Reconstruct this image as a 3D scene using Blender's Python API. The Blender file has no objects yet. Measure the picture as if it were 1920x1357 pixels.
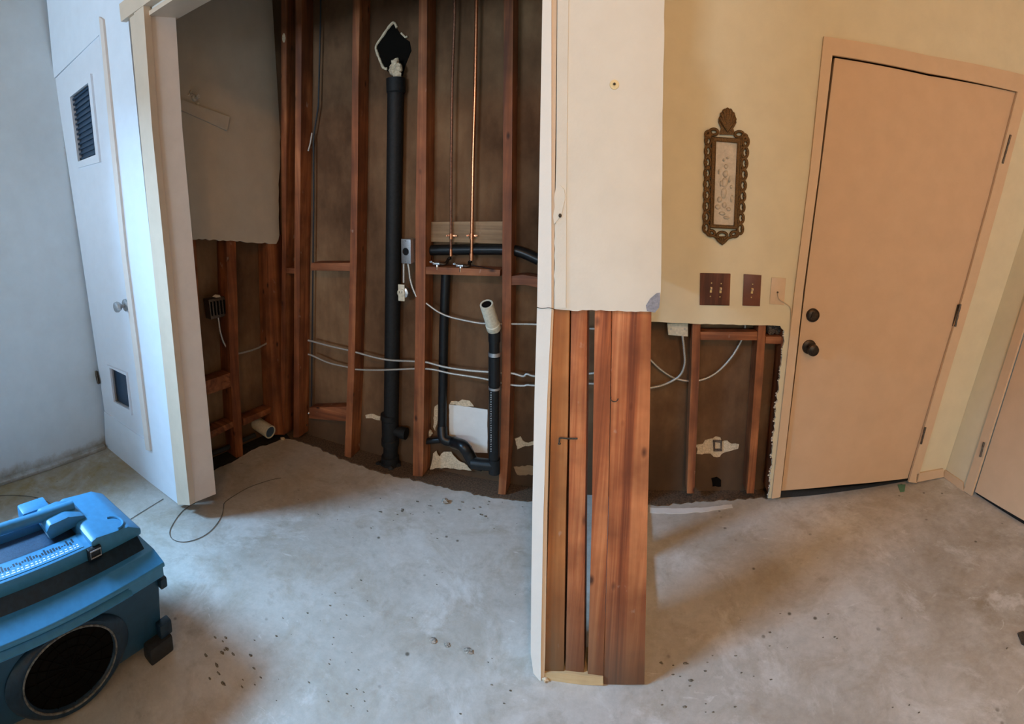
import bpy, bmesh, math, random
from mathutils import Vector as V, Matrix, noise
from mathutils.geometry import tessellate_polygon
random.seed(7)
SC = bpy.context.scene; COL = SC.collection
# ------------------------------------------------------------------ camera
CH, YAW, PITCH, ROLL, CX, CY, F = 1.3481, -.2903, .1748, .0109, 907.24, 515.31, 918.23
_f = V((math.sin(YAW), math.cos(YAW), 0)); _r = V((math.cos(YAW), -math.sin(YAW), 0)); _u = V((0, 0, 1))
_f, _u = _f*math.cos(PITCH)-_u*math.sin(PITCH), _u*math.cos(PITCH)+_f*math.sin(PITCH)
_r, _u = _r*math.cos(ROLL)+_u*math.sin(ROLL), _u*math.cos(ROLL)-_r*math.sin(ROLL)
cd = bpy.data.cameras.new('camera'); cam = bpy.data.objects.new('camera', cd); COL.objects.link(cam)
M3 = Matrix((_r, _u, -_f)).transposed()
cam.matrix_world = Matrix.Translation((0, 0, CH)) @ M3.to_4x4()
cd.type = 'PANO'; cd.panorama_type = 'CENTRAL_CYLINDRICAL'; cd.central_cylindrical_radius = 1
cd.central_cylindrical_range_u_min = -CX/F; cd.central_cylindrical_range_u_max = (1920-CX)/F
cd.central_cylindrical_range_v_min = -(1357-CY)/F; cd.central_cylindrical_range_v_max = CY/F
cd.clip_start = .05
SC.camera = cam
# ------------------------------------------------------------------ light
SC.view_settings.view_transform = 'Standard'; SC.view_settings.look = 'None'
SC.view_settings.gamma = 1; SC.view_settings.use_curve_mapping = False
SC.view_settings.exposure = 0.0
w = bpy.data.worlds.new('sky'); SC.world = w; w.use_nodes = True
w.node_tree.nodes['Background'].inputs[0].default_value = (.5, .68, 1, 1)
w.node_tree.nodes['Background'].inputs[1].default_value = .5
def area(name, loc, target, sx, sy, e, c, spread=math.pi):
    l = bpy.data.lights.new(name, 'AREA'); l.shape = 'RECTANGLE'; l.size = sx; l.size_y = sy; l.energy = e; l.color = c; l.spread = spread
    o = bpy.data.objects.new(name, l); COL.objects.link(o); o.location = loc
    o.rotation_euler = (V(target)-V(loc)).to_track_quat('-Z', 'Y').to_euler(); return o
def point(name, loc, rad, e, c):
    l = bpy.data.lights.new(name, 'POINT'); l.shadow_soft_size = rad; l.energy = e; l.color = c
    o = bpy.data.objects.new(name, l); COL.objects.link(o); o.location = loc; return o
area('daylight_left_window', (-3.7, -.56, 2.65), (-.9, .75, 0), 1.4, .7, 415, (.34, .64, 1))
area('rear_fill', (.7, -2.9, 1.6), (.6, 0, 1.1), 1.4, 1.2, 30, (.64, .97, 1))  # unseen fill light added behind the camera, for faces turned towards it
area('rear_left_fill', (-1.4, -5, 1.8), (-1.8, 1.15, 1.6), 1.7, 1.1, 250, (.66, .82, 1))  # unseen fill light added to brighten the left walls
point('ceiling_lamp', (.5, -1.8, 3.1), .16, 88, (1, .46, .13))
# ------------------------------------------------------------------ planes
CAM = V((0, 0, CH))
def ray(x, y):
    th = (x-CX)/F; return _r*math.sin(th)+_f*math.cos(th)+_u*((CY-y)/F)
class Plane:
    def __init__(s, A, B, up=None):      # through floor line A-B and direction up
        s.A = V((A[0], A[1], 0)); s.U = (V((B[0], B[1], 0))-s.A).normalized(); s.Vv = V(up or (0, 0, 1)).normalized()
        s.N = s.U.cross(s.Vv).normalized()
        if s.N.dot(CAM-s.A) < 0: s.N = -s.N          # towards the room
    def off(s, d):
        q = Plane.__new__(Plane); q.A = s.A+s.N*d; q.U = s.U; q.Vv = s.Vv; q.N = s.N; return q
    def at(s, x, y):
        d = ray(x, y); return CAM+d*(s.N.dot(s.A-CAM)/s.N.dot(d))
    def st(s, a, b): return s.A+s.U*a+s.Vv*b
class Flat(Plane):
    def __init__(s, z): s.A = V((0, 0, z)); s.U = V((1, 0, 0)); s.Vv = V((0, 1, 0)); s.N = V((0, 0, 1))
FL = Flat(0)
def fl(x, y, z=0): return Flat(z).at(x, y)
PW = Plane((-2.405, 1.183), (-1.698, 1.152))                 # closet front wall, left of the opening
PB = Plane((-.191, 1.152), (.125, 1.157))                    # pillar face
CB = Plane((-1.65, 1.921), (0, 1.921))                       # stud faces of closet back wall
CBS = Plane((-1.65, 2.012), (0, 2.012))
CBM = Plane((-1.65, 1.975), (0, 1.975))
RB = Plane((.2, 1.966), (1.706, 1.951))                      # drywall face right of the pillar
RBF = RB.off(-.013); RBS = RB.off(-.105); RBM = RB.off(-.06)
CL = Plane((-1.794, 1.388), (-1.711, 1.895))                 # stud faces of closet left wall
CLS = CL.off(-.089); CLD = CL.off(.013)
_c0 = fl(198, 836); _c1 = PW.at(101, 141)
LW = Plane((-2.402, .542), (_c0.x, _c0.y), _c1-_c0)
_r0 = V((1.706, 1.951, 0)); _r1 = RB.at(1890, 520)
RW = Plane((1.706, 1.951), (1.765, 1.395), _r1-_r0)
# ------------------------------------------------------------------ materials
def new_mat(name):
    m = bpy.data.materials.new(name); m.use_nodes = True; return m, m.node_tree, m.node_tree.nodes['Principled BSDF']
def lin(c): return tuple(((v/255+.055)/1.055)**2.4 if v > 10 else v/255/12.92 for v in c)+(1,)
def N(nt, t, **k):
    n = nt.nodes.new(t)
    for a, b in k.items():
        if a in n.inputs: n.inputs[a].default_value = b
        else: setattr(n, a, b)
    return n
def coords(nt, scale, rnd=False):
    tc = N(nt, 'ShaderNodeTexCoord'); mp = N(nt, 'ShaderNodeMapping'); mp.inputs['Scale'].default_value = scale
    if rnd:
        oi = N(nt, 'ShaderNodeObjectInfo'); ma = N(nt, 'ShaderNodeMath', operation='MULTIPLY'); ma.inputs[1].default_value = 37
        nt.links.new(oi.outputs['Random'], ma.inputs[0]); nt.links.new(ma.outputs[0], mp.inputs['Location'])
    nt.links.new(tc.outputs['Object'], mp.inputs[0]); return mp.outputs[0]
def ramp(nt, fac, stops):
    r = N(nt, 'ShaderNodeValToRGB'); e = r.color_ramp.elements
    while len(e) < len(stops): e.new(.5)
    for i, (p, c) in enumerate(stops): e[i].position = p; e[i].color = c if len(c) == 4 else tuple(c)+(1,)
    nt.links.new(fac, r.inputs[0]); return r.outputs[0]
def mix(nt, fac, a, b, mode='MIX'):
    m = N(nt, 'ShaderNodeMix', data_type='RGBA', blend_type=mode)
    for s, v in ((m.inputs[0], fac), (m.inputs[6], a), (m.inputs[7], b)):
        if hasattr(v, 'is_linked') or hasattr(v, 'links'): nt.links.new(v, s)
        else: s.default_value = v
    return m.outputs[2]
def bump(nt, b, h, strength, dist=.003):
    bp = N(nt, 'ShaderNodeBump'); bp.inputs['Strength'].default_value = strength; bp.inputs['Distance'].default_value = dist
    nt.links.new(h, bp.inputs['Height']); nt.links.new(bp.outputs[0], b.inputs['Normal'])
def plain(name, c, rough=.6, metal=0, var=.06, scale=6, bmp=.15, spec=.4):
    m, nt, b = new_mat(name); co = coords(nt, (scale,)*3, True)
    n = N(nt, 'ShaderNodeTexNoise', Detail=6., Roughness=.6); nt.links.new(co, n.inputs['Vector'])
    lo = tuple(v*(1-var*1.6) for v in c[:3])+(1,); hi = tuple(min(1, v*(1+var)) for v in c[:3])+(1,)
    nt.links.new(ramp(nt, n.outputs[0], [(.3, lo), (.7, hi)]), b.inputs['Base Color'])
    b.inputs['Roughness'].default_value = rough; b.inputs['Metallic'].default_value = metal; b.inputs['Specular IOR Level'].default_value = spec
    if bmp:
        n2 = N(nt, 'ShaderNodeTexNoise', Scale=60., Detail=3.); nt.links.new(co, n2.inputs['Vector']); bump(nt, b, n2.outputs[0], bmp, .001)
    return m
def wood(name, dark, midc, light, axis='z', stain=None, fig=1.0, rough=.62, contrast=1):
    m, nt, b = new_mat(name)
    a, l = 34, 1.6
    sc = {'z': (a, a, l), 'x': (l, a, a), 'y': (a, l, a)}[axis]
    co = coords(nt, sc, True)
    big = N(nt, 'ShaderNodeTexNoise', Scale=.11, Detail=2., Distortion=.8); nt.links.new(co, big.inputs['Vector'])
    add = N(nt, 'ShaderNodeVectorMath', operation='SCALE'); nt.links.new(big.outputs['Color'], add.inputs[0]); add.inputs['Scale'].default_value = 7*fig
    ad2 = N(nt, 'ShaderNodeVectorMath', operation='ADD'); nt.links.new(co, ad2.inputs[0]); nt.links.new(add.outputs[0], ad2.inputs[1])
    n = N(nt, 'ShaderNodeTexNoise', Scale=.55, Detail=7., Roughness=.62); nt.links.new(ad2.outputs[0], n.inputs['Vector'])
    c = ramp(nt, n.outputs[0], [(.36, dark), (.5, midc), (.66, light)])
    pn = N(nt, 'ShaderNodeTexNoise', Scale=2.3, Detail=4.); nt.links.new(coords(nt, (3, 3, 3), True), pn.inputs['Vector'])
    c = mix(nt, ramp(nt, pn.outputs[0], [(.35, (.0,)*3), (.75, (.75,)*3)]), c, tuple(v*.55 for v in dark[:3])+(1,))
    # knots and nail holes
    vo = N(nt, 'ShaderNodeTexVoronoi', Scale=1.); nt.links.new(coords(nt, {'z': (14, 14, 7), 'x': (7, 14, 14), 'y': (14, 7, 14)}[axis], True), vo.inputs['Vector'])
    c = mix(nt, ramp(nt, vo.outputs['Distance'], [(.045, (1,)*3), (.14, (0,)*3)]), c, tuple(v*.35 for v in dark[:3])+(1,))
    # plaster dust
    dn = N(nt, 'ShaderNodeTexNoise', Scale=26., Detail=5.); nt.links.new(coords(nt, (1, 1, .6), True), dn.inputs['Vector'])
    c = mix(nt, ramp(nt, dn.outputs[0], [(.69, (0,)*3), (.78, (.45,)*3)]), c, (.52, .42, .34, 1))
    if stain:   # water stain near the floor (object z)
        tc = N(nt, 'ShaderNodeTexCoord'); sx = N(nt, 'ShaderNodeSeparateXYZ'); nt.links.new(tc.outputs['Object'], sx.inputs[0])
        nn = N(nt, 'ShaderNodeMath', operation='MULTIPLY_ADD'); nt.links.new(pn.outputs[0], nn.inputs[0]); nn.inputs[1].default_value = .35; nt.links.new(sx.outputs[2], nn.inputs[2])
        c = mix(nt, ramp(nt, nn.outputs[0], [(.16, (.85,)*3), (.55, (0,)*3)]), c, stain)
    nt.links.new(c, b.inputs['Base Color']); b.inputs['Roughness'].default_value = rough; b.inputs['Specular IOR Level'].default_value = .3
    bump(nt, b, n.outputs[0], .35, .002); return m
M = {}
M['stud'] = wood('old_stud_wood', (.13, .042, .018), (.27, .088, .032), (.42, .16, .062))
M['studx'] = wood('old_block_wood', (.13, .042, .018), (.27, .09, .034), (.42, .17, .07), 'x')
M['tan'] = wood('tan_board_wood', (.20, .12, .06), (.30, .19, .10), (.42, .28, .16), 'x')
M['fir'] = wood('orange_fir_wood', (.20, .052, .018), (.42, .125, .042), (.64, .25, .095), 'z', (.10, .06, .035, 1), 2.2)
M['fir2'] = wood('honey_fir_wood', (.28, .095, .025), (.40, .145, .04), (.50, .21, .07), 'z', (.13, .08, .04, 1), .7)
M['plate'] = wood('pale_plate_wood', (.42, .26, .12), (.58, .40, .20), (.70, .52, .30), 'x')
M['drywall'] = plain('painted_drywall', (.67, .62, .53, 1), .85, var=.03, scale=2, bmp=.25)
M['wallr'] = plain('cream_wall_paint', (.66, .57, .385, 1), .85, var=.03, scale=2, bmp=.25)
M['walll'] = plain('pale_wall_paint', (.66, .74, .79, 1), .85, var=.03, scale=2, bmp=.2)
M['white'] = plain('white_trim_paint', (.70, .68, .63, 1), .45, var=.02, scale=3)
M['pwhite'] = plain('cool_white_wall_paint', (.74, .80, .87, 1), .6, var=.02, scale=3)
M['jamb'] = plain('cream_jamb_paint', (.74, .64, .56, 1), .5, var=.03, scale=3)
M['casing_l'] = plain('beige_casing_paint', (.66, .53, .40, 1), .5, var=.03, scale=3)
M['doorl'] = plain('white_door_paint', (.74, .78, .84, 1), .45, var=.02, scale=3)
M['doorr'] = plain('peach_door_paint', (.60, .40, .245, 1), .5, var=.03, scale=2)
M['casing'] = plain('peach_trim_paint', (.62, .43, .27, 1), .5, var=.03, scale=3)
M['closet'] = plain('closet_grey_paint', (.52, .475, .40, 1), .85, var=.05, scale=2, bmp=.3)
M['gypsum'] = plain('gypsum_edge', (.62, .56, .47, 1), .95, var=.12, scale=30)
M['torn'] = plain('torn_cream_paper', (.60, .48, .33, 1), .9, var=.22, scale=25)
M['patchw'] = plain('white_patch_board', (.72, .71, .68, 1), .8, var=.03)
M['bluegrey'] = plain('bare_metal_corner', (.26, .26, .30, 1), .5, var=.2, scale=30)
M['black'] = plain('black_plastic', (.008, .0085, .009, 1), .35, var=.3, scale=12, bmp=.1, spec=.35)
M['castiron'] = plain('black_iron', (.010, .010, .010, 1), .6, var=.3, scale=20, bmp=.4, spec=.25)
M['rubber'] = plain('dark_rubber', (.02, .022, .025, 1), .7, var=.2, scale=20)
M['void'] = plain('dark_soil', (.018, .013, .009, 1), .95, var=.4, scale=20)
M['dirt'] = plain('brown_dirt', (.115, .07, .04, 1), .95, var=.45, scale=26, bmp=.8)
M['pvc'] = plain('cream_pvc', (.60, .555, .43, 1), .4, var=.12, scale=20)
M['copper'] = plain('copper', (.72, .30, .15, 1), .3, 1, .15, 25)
M['dullcopper'] = plain('tarnished_copper', (.22, .10, .06, 1), .5, .7, .3, 25)
M['steel'] = plain('galvanised_steel', (.50, .50, .50, 1), .42, .9, .12, 40)
M['chrome'] = plain('chrome', (.75, .75, .75, 1), .22, 1, .05, 20)
M['flex'] = plain('flex_conduit_metal', (.50, .47, .42, 1), .42, .6, .15, 40)
M['bronze'] = plain('dark_bronze', (.05, .035, .025, 1), .38, .8, .25, 20)
M['hinge'] = plain('dull_hinge_metal', (.13, .10, .075, 1), .45, .7, .25, 30)
M['gilt'] = plain('antique_gilt', (.15, .075, .022, 1), .42, .55, .55, 60, .6)
M['ivory'] = plain('ivory_relief', (.52, .42, .30, 1), .6, var=.12, scale=12, bmp=0)
M['darkwood'] = wood('walnut_plate_wood', (.08, .026, .012), (.17, .055, .025), (.30, .11, .045), 'z')
M['brownplate'] = plain('brown_plate', (.13, .038, .015, 1), .45, var=.1)
M['creamplate'] = plain('cream_plate', (.62, .44, .28, 1), .4, var=.03)
M['brass'] = plain('brass_toggle', (.55, .38, .16, 1), .35, .6, .1)
M['insul'] = plain('grey_insulation', (.13, .10, .08, 1), .95, var=.6, scale=30, bmp=.9)
M['wire'] = plain('grey_wire', (.13, .12, .10, 1), .6)
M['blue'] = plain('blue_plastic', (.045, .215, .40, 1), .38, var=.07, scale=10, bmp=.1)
M['blue_shaded'] = plain('shaded_blue_plastic', (.014, .062, .115, 1), .42, var=.1, scale=10, bmp=.1)  # same plastic as the blue shell, darkened to paint in the side's shade
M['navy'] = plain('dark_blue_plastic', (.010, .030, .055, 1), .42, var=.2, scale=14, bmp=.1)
M['grey'] = plain('grey_scuffed_rim', (.16, .155, .14, 1), .5, var=.5, scale=18)
M['glassd'] = plain('dark_louvre', (.035, .07, .12, 1), .3, var=.2, scale=40)
M['yellow'] = plain('cream_anchor', (.75, .58, .30, 1), .5)
M['dark'] = plain('dark_recess', (.006, .005, .004, 1), .95, spec=.05)
M['bit'] = plain('debris_bits', (.34, .30, .25, 1), .9, var=.5, scale=50)
M['leaf'] = plain('dark_chips', (.06, .045, .03, 1), .9, var=.5, scale=50)
M['crumb'] = plain('brown_crumbs', (.17, .14, .10, 1), .9, var=.5, scale=50)
M['green'] = plain('green_scrap', (.10, .22, .13, 1), .8)
def grime(name, top):
    m = M[name]; nt = m.node_tree; b = nt.nodes['Principled BSDF']; src = b.inputs['Base Color'].links[0].from_socket
    tc = N(nt, 'ShaderNodeTexCoord'); sx = N(nt, 'ShaderNodeSeparateXYZ'); nt.links.new(tc.outputs['Object'], sx.inputs[0])
    n = N(nt, 'ShaderNodeTexNoise', Scale=7., Detail=6., Roughness=.7); nt.links.new(tc.outputs['Object'], n.inputs['Vector'])
    nn = N(nt, 'ShaderNodeMath', operation='MULTIPLY_ADD'); nt.links.new(n.outputs[0], nn.inputs[0]); nn.inputs[1].default_value = .16; nt.links.new(sx.outputs[2], nn.inputs[2])
    nt.links.new(mix(nt, ramp(nt, nn.outputs[0], [(top*.75, (.8,)*3), (top*1.25, (0,)*3)]), src, (.25, .19, .11, 1)), b.inputs['Base Color'])
grime('walll', .115)
# brown paper backing
def paper():
    m, nt, b = new_mat('brown_paper_backing')
    n = N(nt, 'ShaderNodeTexNoise', Scale=2.2, Detail=7., Roughness=.62); nt.links.new(coords(nt, (1, 1, .7)), n.inputs['Vector'])
    c = ramp(nt, n.outputs[0], [(.36, (.085, .042, .020)), (.5, (.15, .08, .040)), (.64, (.23, .135, .07))])
    n2 = N(nt, 'ShaderNodeTexNoise', Scale=30., Detail=3.); nt.links.new(coords(nt, (1, 1, .25)), n2.inputs['Vector'])
    c = mix(nt, .25, c, ramp(nt, n2.outputs[0], [(.3, (.3,)*3), (.7, (1,)*3)]), 'MULTIPLY')
    # damp mark low down
    tc = N(nt, 'ShaderNodeTexCoord'); sx = N(nt, 'ShaderNodeSeparateXYZ'); nt.links.new(tc.outputs['Object'], sx.inputs[0])
    nn = N(nt, 'ShaderNodeMath', operation='MULTIPLY_ADD'); nt.links.new(n.outputs[0], nn.inputs[0]); nn.inputs[1].default_value = .5; nt.links.new(sx.outputs[2], nn.inputs[2])
    c = mix(nt, ramp(nt, nn.outputs[0], [(.36, (.7,)*3), (.62, (0,)*3)]), c, (.075, .045, .026, 1))
    nt.links.new(c, b.inputs['Base Color']); b.inputs['Roughness'].default_value = .9; b.inputs['Specular IOR Level'].default_value = .2
    bump(nt, b, n2.outputs[0], .2, .002); return m
M['paper'] = paper()
def concrete():
    m, nt, b = new_mat('bare_concrete')
    c1 = coords(nt, (1, 1, 1))
    def nz(s, d=6., r=.6, dist=0., co=c1):
        n = N(nt, 'ShaderNodeTexNoise', Scale=s, Detail=d, Roughness=r, Distortion=dist); nt.links.new(co, n.inputs['Vector']); return n.outputs[0]
    a = nz(1.7, 8., .62, .5)
    c = ramp(nt, a, [(.28, (.40, .36, .30)), (.46, (.50, .47, .42)), (.62, (.60, .575, .53)), (.78, (.68, .66, .61))])
    # left corner: ochre tone painted in where daylight misses; right entry: ochre staining
    tc = N(nt, 'ShaderNodeTexCoord')
    def spot(x, y, r0, r1, sx=1, sy=1):
        mp = N(nt, 'ShaderNodeMapping', vector_type='TEXTURE'); mp.inputs['Location'].default_value = (x, y, 0); mp.inputs['Scale'].default_value = (sx, sy, 1)
        nt.links.new(tc.outputs['Object'], mp.inputs[0]); ln = N(nt, 'ShaderNodeVectorMath', operation='LENGTH'); nt.links.new(mp.outputs[0], ln.inputs[0])
        ad = N(nt, 'ShaderNodeMath', operation='MULTIPLY_ADD'); nt.links.new(nz(6, 5.), ad.inputs[0]); ad.inputs[1].default_value = .6; nt.links.new(ln.outputs['Value'], ad.inputs[2])
        return ramp(nt, ad.outputs[0], [(r0, (1,)*3), (r1, (0,)*3)])
    st = ramp(nt, nz(3.1, 7., .68, 1.2), [(.45, (0,)*3), (.68, (1,)*3)])
    lft = mix(nt, 1., spot(-2.3, .9, .7, 1.5, .6, 1.), ramp(nt, nz(3.1, 7., .68, .6), [(.36, (.1,)*3), (.6, (1,)*3)]), 'MULTIPLY')
    c = mix(nt, lft, c, (.36, .26, .12, 1))
    rgt = mix(nt, 1., spot(1.5, 1.0, .6, 1.9, .9, 1.3), ramp(nt, nz(4.5, 9., .72, .25), [(.36, (.15,)*3), (.66, (.9,)*3)]), 'MULTIPLY')
    c = mix(nt, rgt, c, (.28, .225, .15, 1))
    # white scrapes
    c = mix(nt, ramp(nt, nz(5.2, 8., .7, .6), [(.47, (0,)*3), (.62, (.6,)*3)]), c, (.40, .345, .27, 1))
    c = mix(nt, ramp(nt, nz(13., 6., .7, .3), [(.56, (0,)*3), (.68, (.38,)*3)]), c, (.33, .29, .235, 1))
    c = mix(nt, ramp(nt, nz(2.6, 7., .7, .4, coords(nt, (1.3, 1, 3))), [(.56, (0,)*3), (.64, (.5,)*3)]), c, (.72, .71, .68, 1))
    sc = nz(9., 5., .7, 1.0, coords(nt, (1, 2.6, 1)))
    c = mix(nt, ramp(nt, sc, [(.64, (0,)*3), (.72, (.5,)*3)]), c, (.80, .79, .75, 1))
    # dark grime specks
    vo = N(nt, 'ShaderNodeTexVoronoi', Scale=13.); nt.links.new(c1, vo.inputs['Vector'])
    sp = ramp(nt, vo.outputs['Distance'], [(.05, (1,)*3), (.11, (0,)*3)])
    sp = mix(nt, 1., sp, ramp(nt, nz(2.3), [(.5, (0,)*3), (.58, (1,)*3)]), 'MULTIPLY')
    c = mix(nt, sp, c, (.15, .13, .10, 1))
    f = nz(38., 8., .75); c = mix(nt, .38, c, ramp(nt, f, [(.3, (.5,)*3), (.7, (1,)*3)]), 'MULTIPLY')
    # hairline crack running out of the closet
    nt.links.new(c, b.inputs['Base Color']); b.inputs['Roughness'].default_value = .72; b.inputs['Specular IOR Level'].default_value = .28
    bump(nt, b, f, .25, .003); return m
M['concrete'] = concrete()
# ------------------------------------------------------------------ mesh helpers
def link(name, bm, mat, parent=None, smooth=False):
    me = bpy.data.meshes.new(name); bmesh.ops.recalc_face_normals(bm, faces=bm.faces); bm.to_mesh(me); bm.free()
    o = bpy.data.objects.new(name, me); COL.objects.link(o)
    for m in (mat if isinstance(mat, (list, tuple)) else [mat]): me.materials.append(M[m])
    if smooth:
        for p in me.polygons: p.use_smooth = True
        try: me.set_sharp_from_angle(angle=math.radians(38))
        except Exception: pass
    if parent:
        o.parent = parent; o.matrix_parent_inverse = parent.matrix_world.inverted() if False else Matrix.Translation(-parent.location) if parent.type == 'EMPTY' and parent.parent is None else Matrix()
    return o
def tag(o, label, cat, group=None, kind=None):
    if label: o['label'] = label
    if cat: o['category'] = cat
    if group: o['group'] = group
    if kind: o['kind'] = kind
    return o
def thing(name, label, cat, loc, group=None):
    o = bpy.data.objects.new(name, None); COL.objects.link(o); o.location = V(loc); o.empty_display_size = .1
    return tag(o, label, cat, group)
def struct(o): o['kind'] = 'structure'; return o
def poly(bm, pts, dvec, bev=0):
    """closed outline of 3-D points extruded by dvec"""
    vs = [bm.verts.new(p) for p in pts]; ws = [bm.verts.new(p+dvec) for p in pts]; n = len(pts)
    if not bev and n > 4:
        for tri in tessellate_polygon([list(pts)]):
            if len(set(tri)) == 3: bm.faces.new([vs[k] for k in tri]); bm.faces.new([ws[k] for k in tri][::-1])
        for i in range(n): bm.faces.new((vs[i], ws[i], ws[(i+1) % n], vs[(i+1) % n]))
        return
    fs = [bm.faces.new(vs), bm.faces.new(ws[::-1])]
    for i in range(n): fs.append(bm.faces.new((vs[i], ws[i], ws[(i+1) % n], vs[(i+1) % n])))
    if bev:
        es = set(e for f in fs for e in f.edges); bmesh.ops.bevel(bm, geom=list(es), offset=bev, segments=2, affect='EDGES', profile=.6)
def prism(px, plane, th, bm=None, bev=0, front=0):
    """outline given in photo pixels, lying on plane, thickness th away from the room"""
    bm = bm or bmesh.new(); q = plane.off(front) if front else plane
    poly(bm, [q.at(*p) for p in px], -plane.N*th, bev); return bm
def ragged(pts, amp, step=7, seed=1):
    out = []; rnd = random.Random(seed)
    for (x0, y0), (x1, y1) in zip(pts, pts[1:]):
        L = math.hypot(x1-x0, y1-y0); k = max(1, int(L/step)); nx, ny = -(y1-y0)/max(L, 1e-6), (x1-x0)/max(L, 1e-6)
        for i in range(k):
            t = i/k; j = rnd.uniform(-amp, amp) if i else 0
            out.append((x0+(x1-x0)*t+nx*j, y0+(y1-y0)*t+ny*j))
    out.append(pts[-1]); return out
def box(bm, lo, hi, bev=0):
    x0, y0, z0 = lo; x1, y1, z1 = hi
    poly(bm, [V((x0, y0, z0)), V((x1, y0, z0)), V((x1, y1, z0)), V((x0, y1, z0))], V((0, 0, z1-z0)), bev)
def obox(bm, c, ax, ay, az, bev=0):
    """box centred c with half-axis vectors"""
    c, ax, ay, az = map(V, (c, ax, ay, az)); poly(bm, [c-ax-ay-az, c+ax-ay-az, c+ax+ay-az, c-ax+ay-az], az*2, bev)
def spline(pts, k=8):
    out = []; n = len(pts)
    for i in range(n-1):
        p0, p1, p2, p3 = pts[max(i-1, 0)], pts[i], pts[i+1], pts[min(i+2, n-1)]
        for j in range(k):
            t = j/k; out.append(.5*((2*p1)+(p2-p0)*t+(2*p0-5*p1+4*p2-p3)*t*t+(3*p1-p0-3*p2+p3)*t**3))
    out.append(pts[-1]); return out
def resample(pts, step):
    out = [pts[0]]; acc = 0; last = pts[0]
    for a, b in zip(pts, pts[1:]):
        L = (b-a).length; d = 0
        while acc+L-d >= step and L > 0:
            d += step-acc; acc = 0; out.append(a+(b-a)*(d/L))
        acc += L-d
    out.append(pts[-1]); return out
def tube(bm, pts, rad, seg=12, closed=False, caps=True, ridged=0):
    pts = [V(p) for p in pts]; n = len(pts); rings = []
    up = V((.13, .31, .94)); prev = None
    for i, p in enumerate(pts):
        a = pts[(i-1) % n] if closed else pts[max(i-1, 0)]; b = pts[(i+1) % n] if closed else pts[min(i+1, n-1)]
        t = (b-a).normalized() if (b-a).length > 0 else V((0, 0, 1))
        if prev is None: s = t.cross(up).normalized()
        else: s = (prev-t*prev.dot(t)).normalized()
        prev = s; q = t.cross(s)
        r = rad[i] if isinstance(rad, (list, tuple)) else rad
        if ridged and i % 2: r *= 1-ridged
        rings.append([bm.verts.new(p+(s*math.cos(2*math.pi*k/seg)+q*math.sin(2*math.pi*k/seg))*r) for k in range(seg)])
    m = n if closed else n-1
    for i in range(m):
        A, B = rings[i], rings[(i+1) % n]
        for k in range(seg): bm.faces.new((A[k], A[(k+1) % seg], B[(k+1) % seg], B[k]))
    if caps and not closed: bm.faces.new(rings[0][::-1]); bm.faces.new(rings[-1])
def lathe(bm, c, axis, prof, seg=24, ref=None):
    """profile of (distance along axis, radius)"""
    c = V(c); axis = V(axis).normalized(); s = axis.orthogonal().normalized() if ref is None else V(ref); q = axis.cross(s); rings = []
    for (d, r) in prof: rings.append([bm.verts.new(c+axis*d+(s*math.cos(2*math.pi*k/seg)+q*math.sin(2*math.pi*k/seg))*max(r, 1e-5)) for k in range(seg)])
    for A, B in zip(rings, rings[1:]):
        for k in range(seg): bm.faces.new((A[k], A[(k+1) % seg], B[(k+1) % seg], B[k]))
    bm.faces.new(rings[0][::-1]); bm.faces.new(rings[-1])
def blob(bm, c, r, seed=0, amp=.3, sub=2, sc=(1, 1, 1)):
    g = bmesh.ops.create_icosphere(bm, subdivisions=sub, radius=1)
    for v in g['verts']:
        k = 1+amp*noise.noise(v.co*1.7+V((seed*3.1, seed, 0))); v.co = V(c)+V((v.co.x*r*sc[0], v.co.y*r*sc[1], v.co.z*r*sc[2]))*k
def quad_at(plane, x0, y0, x1, y1): return [(x0, y0), (x1, y0), (x1, y1), (x0, y1)]
def ell(cx, cy, rx, ry, n=20, a0=0): return [(cx+rx*math.cos(a0+2*math.pi*i/n), cy+ry*math.sin(a0+2*math.pi*i/n)) for i in range(n)]
# ================================================================== SETTING
bm = bmesh.new(); box(bm, (-3, -3.3, -.12), (3.2, 2.6, 0)); struct(link('floor', bm, 'concrete'))
bm = bmesh.new(); box(bm, (-3, -3.3, 3.35), (3.2, 2.6, 3.45)); struct(link('ceiling', bm, 'drywall'))
# left wall with the window opening behind the camera's left
def rects(plane, rs, th, bm=None):
    bm = bm or bmesh.new()
    for (a0, b0, a1, b1) in rs: poly(bm, [plane.st(a0, b0), plane.st(a1, b0), plane.st(a1, b1), plane.st(a0, b1)], -plane.N*th)
    return bm
sL = (_c0-LW.A).length; W0, W1 = -1.75, -.12; Z0, Z1 = .80, 2.1
struct(link('wall_left', rects(LW, [(W1, 0, sL+.12, 3.4), (-3.6, 0, W0, 3.4), (W0, 0, W1, Z0), (W0, Z1, W1, 3.4)], .10), 'walll'))
wf = bmesh.new()
for (a0, b0, a1, b1) in ((W0, Z0, W0+.05, Z1), (W1-.05, Z0, W1, Z1), (W0, Z0, W1, Z0+.05), (W0, Z1-.05, W1, Z1)):
    poly(wf, [LW.off(-.03).st(*q) for q in ((a0, b0), (a1, b0), (a1, b1), (a0, b1))], -LW.N*.05)
struct(link('window_1', wf, 'white'))
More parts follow.
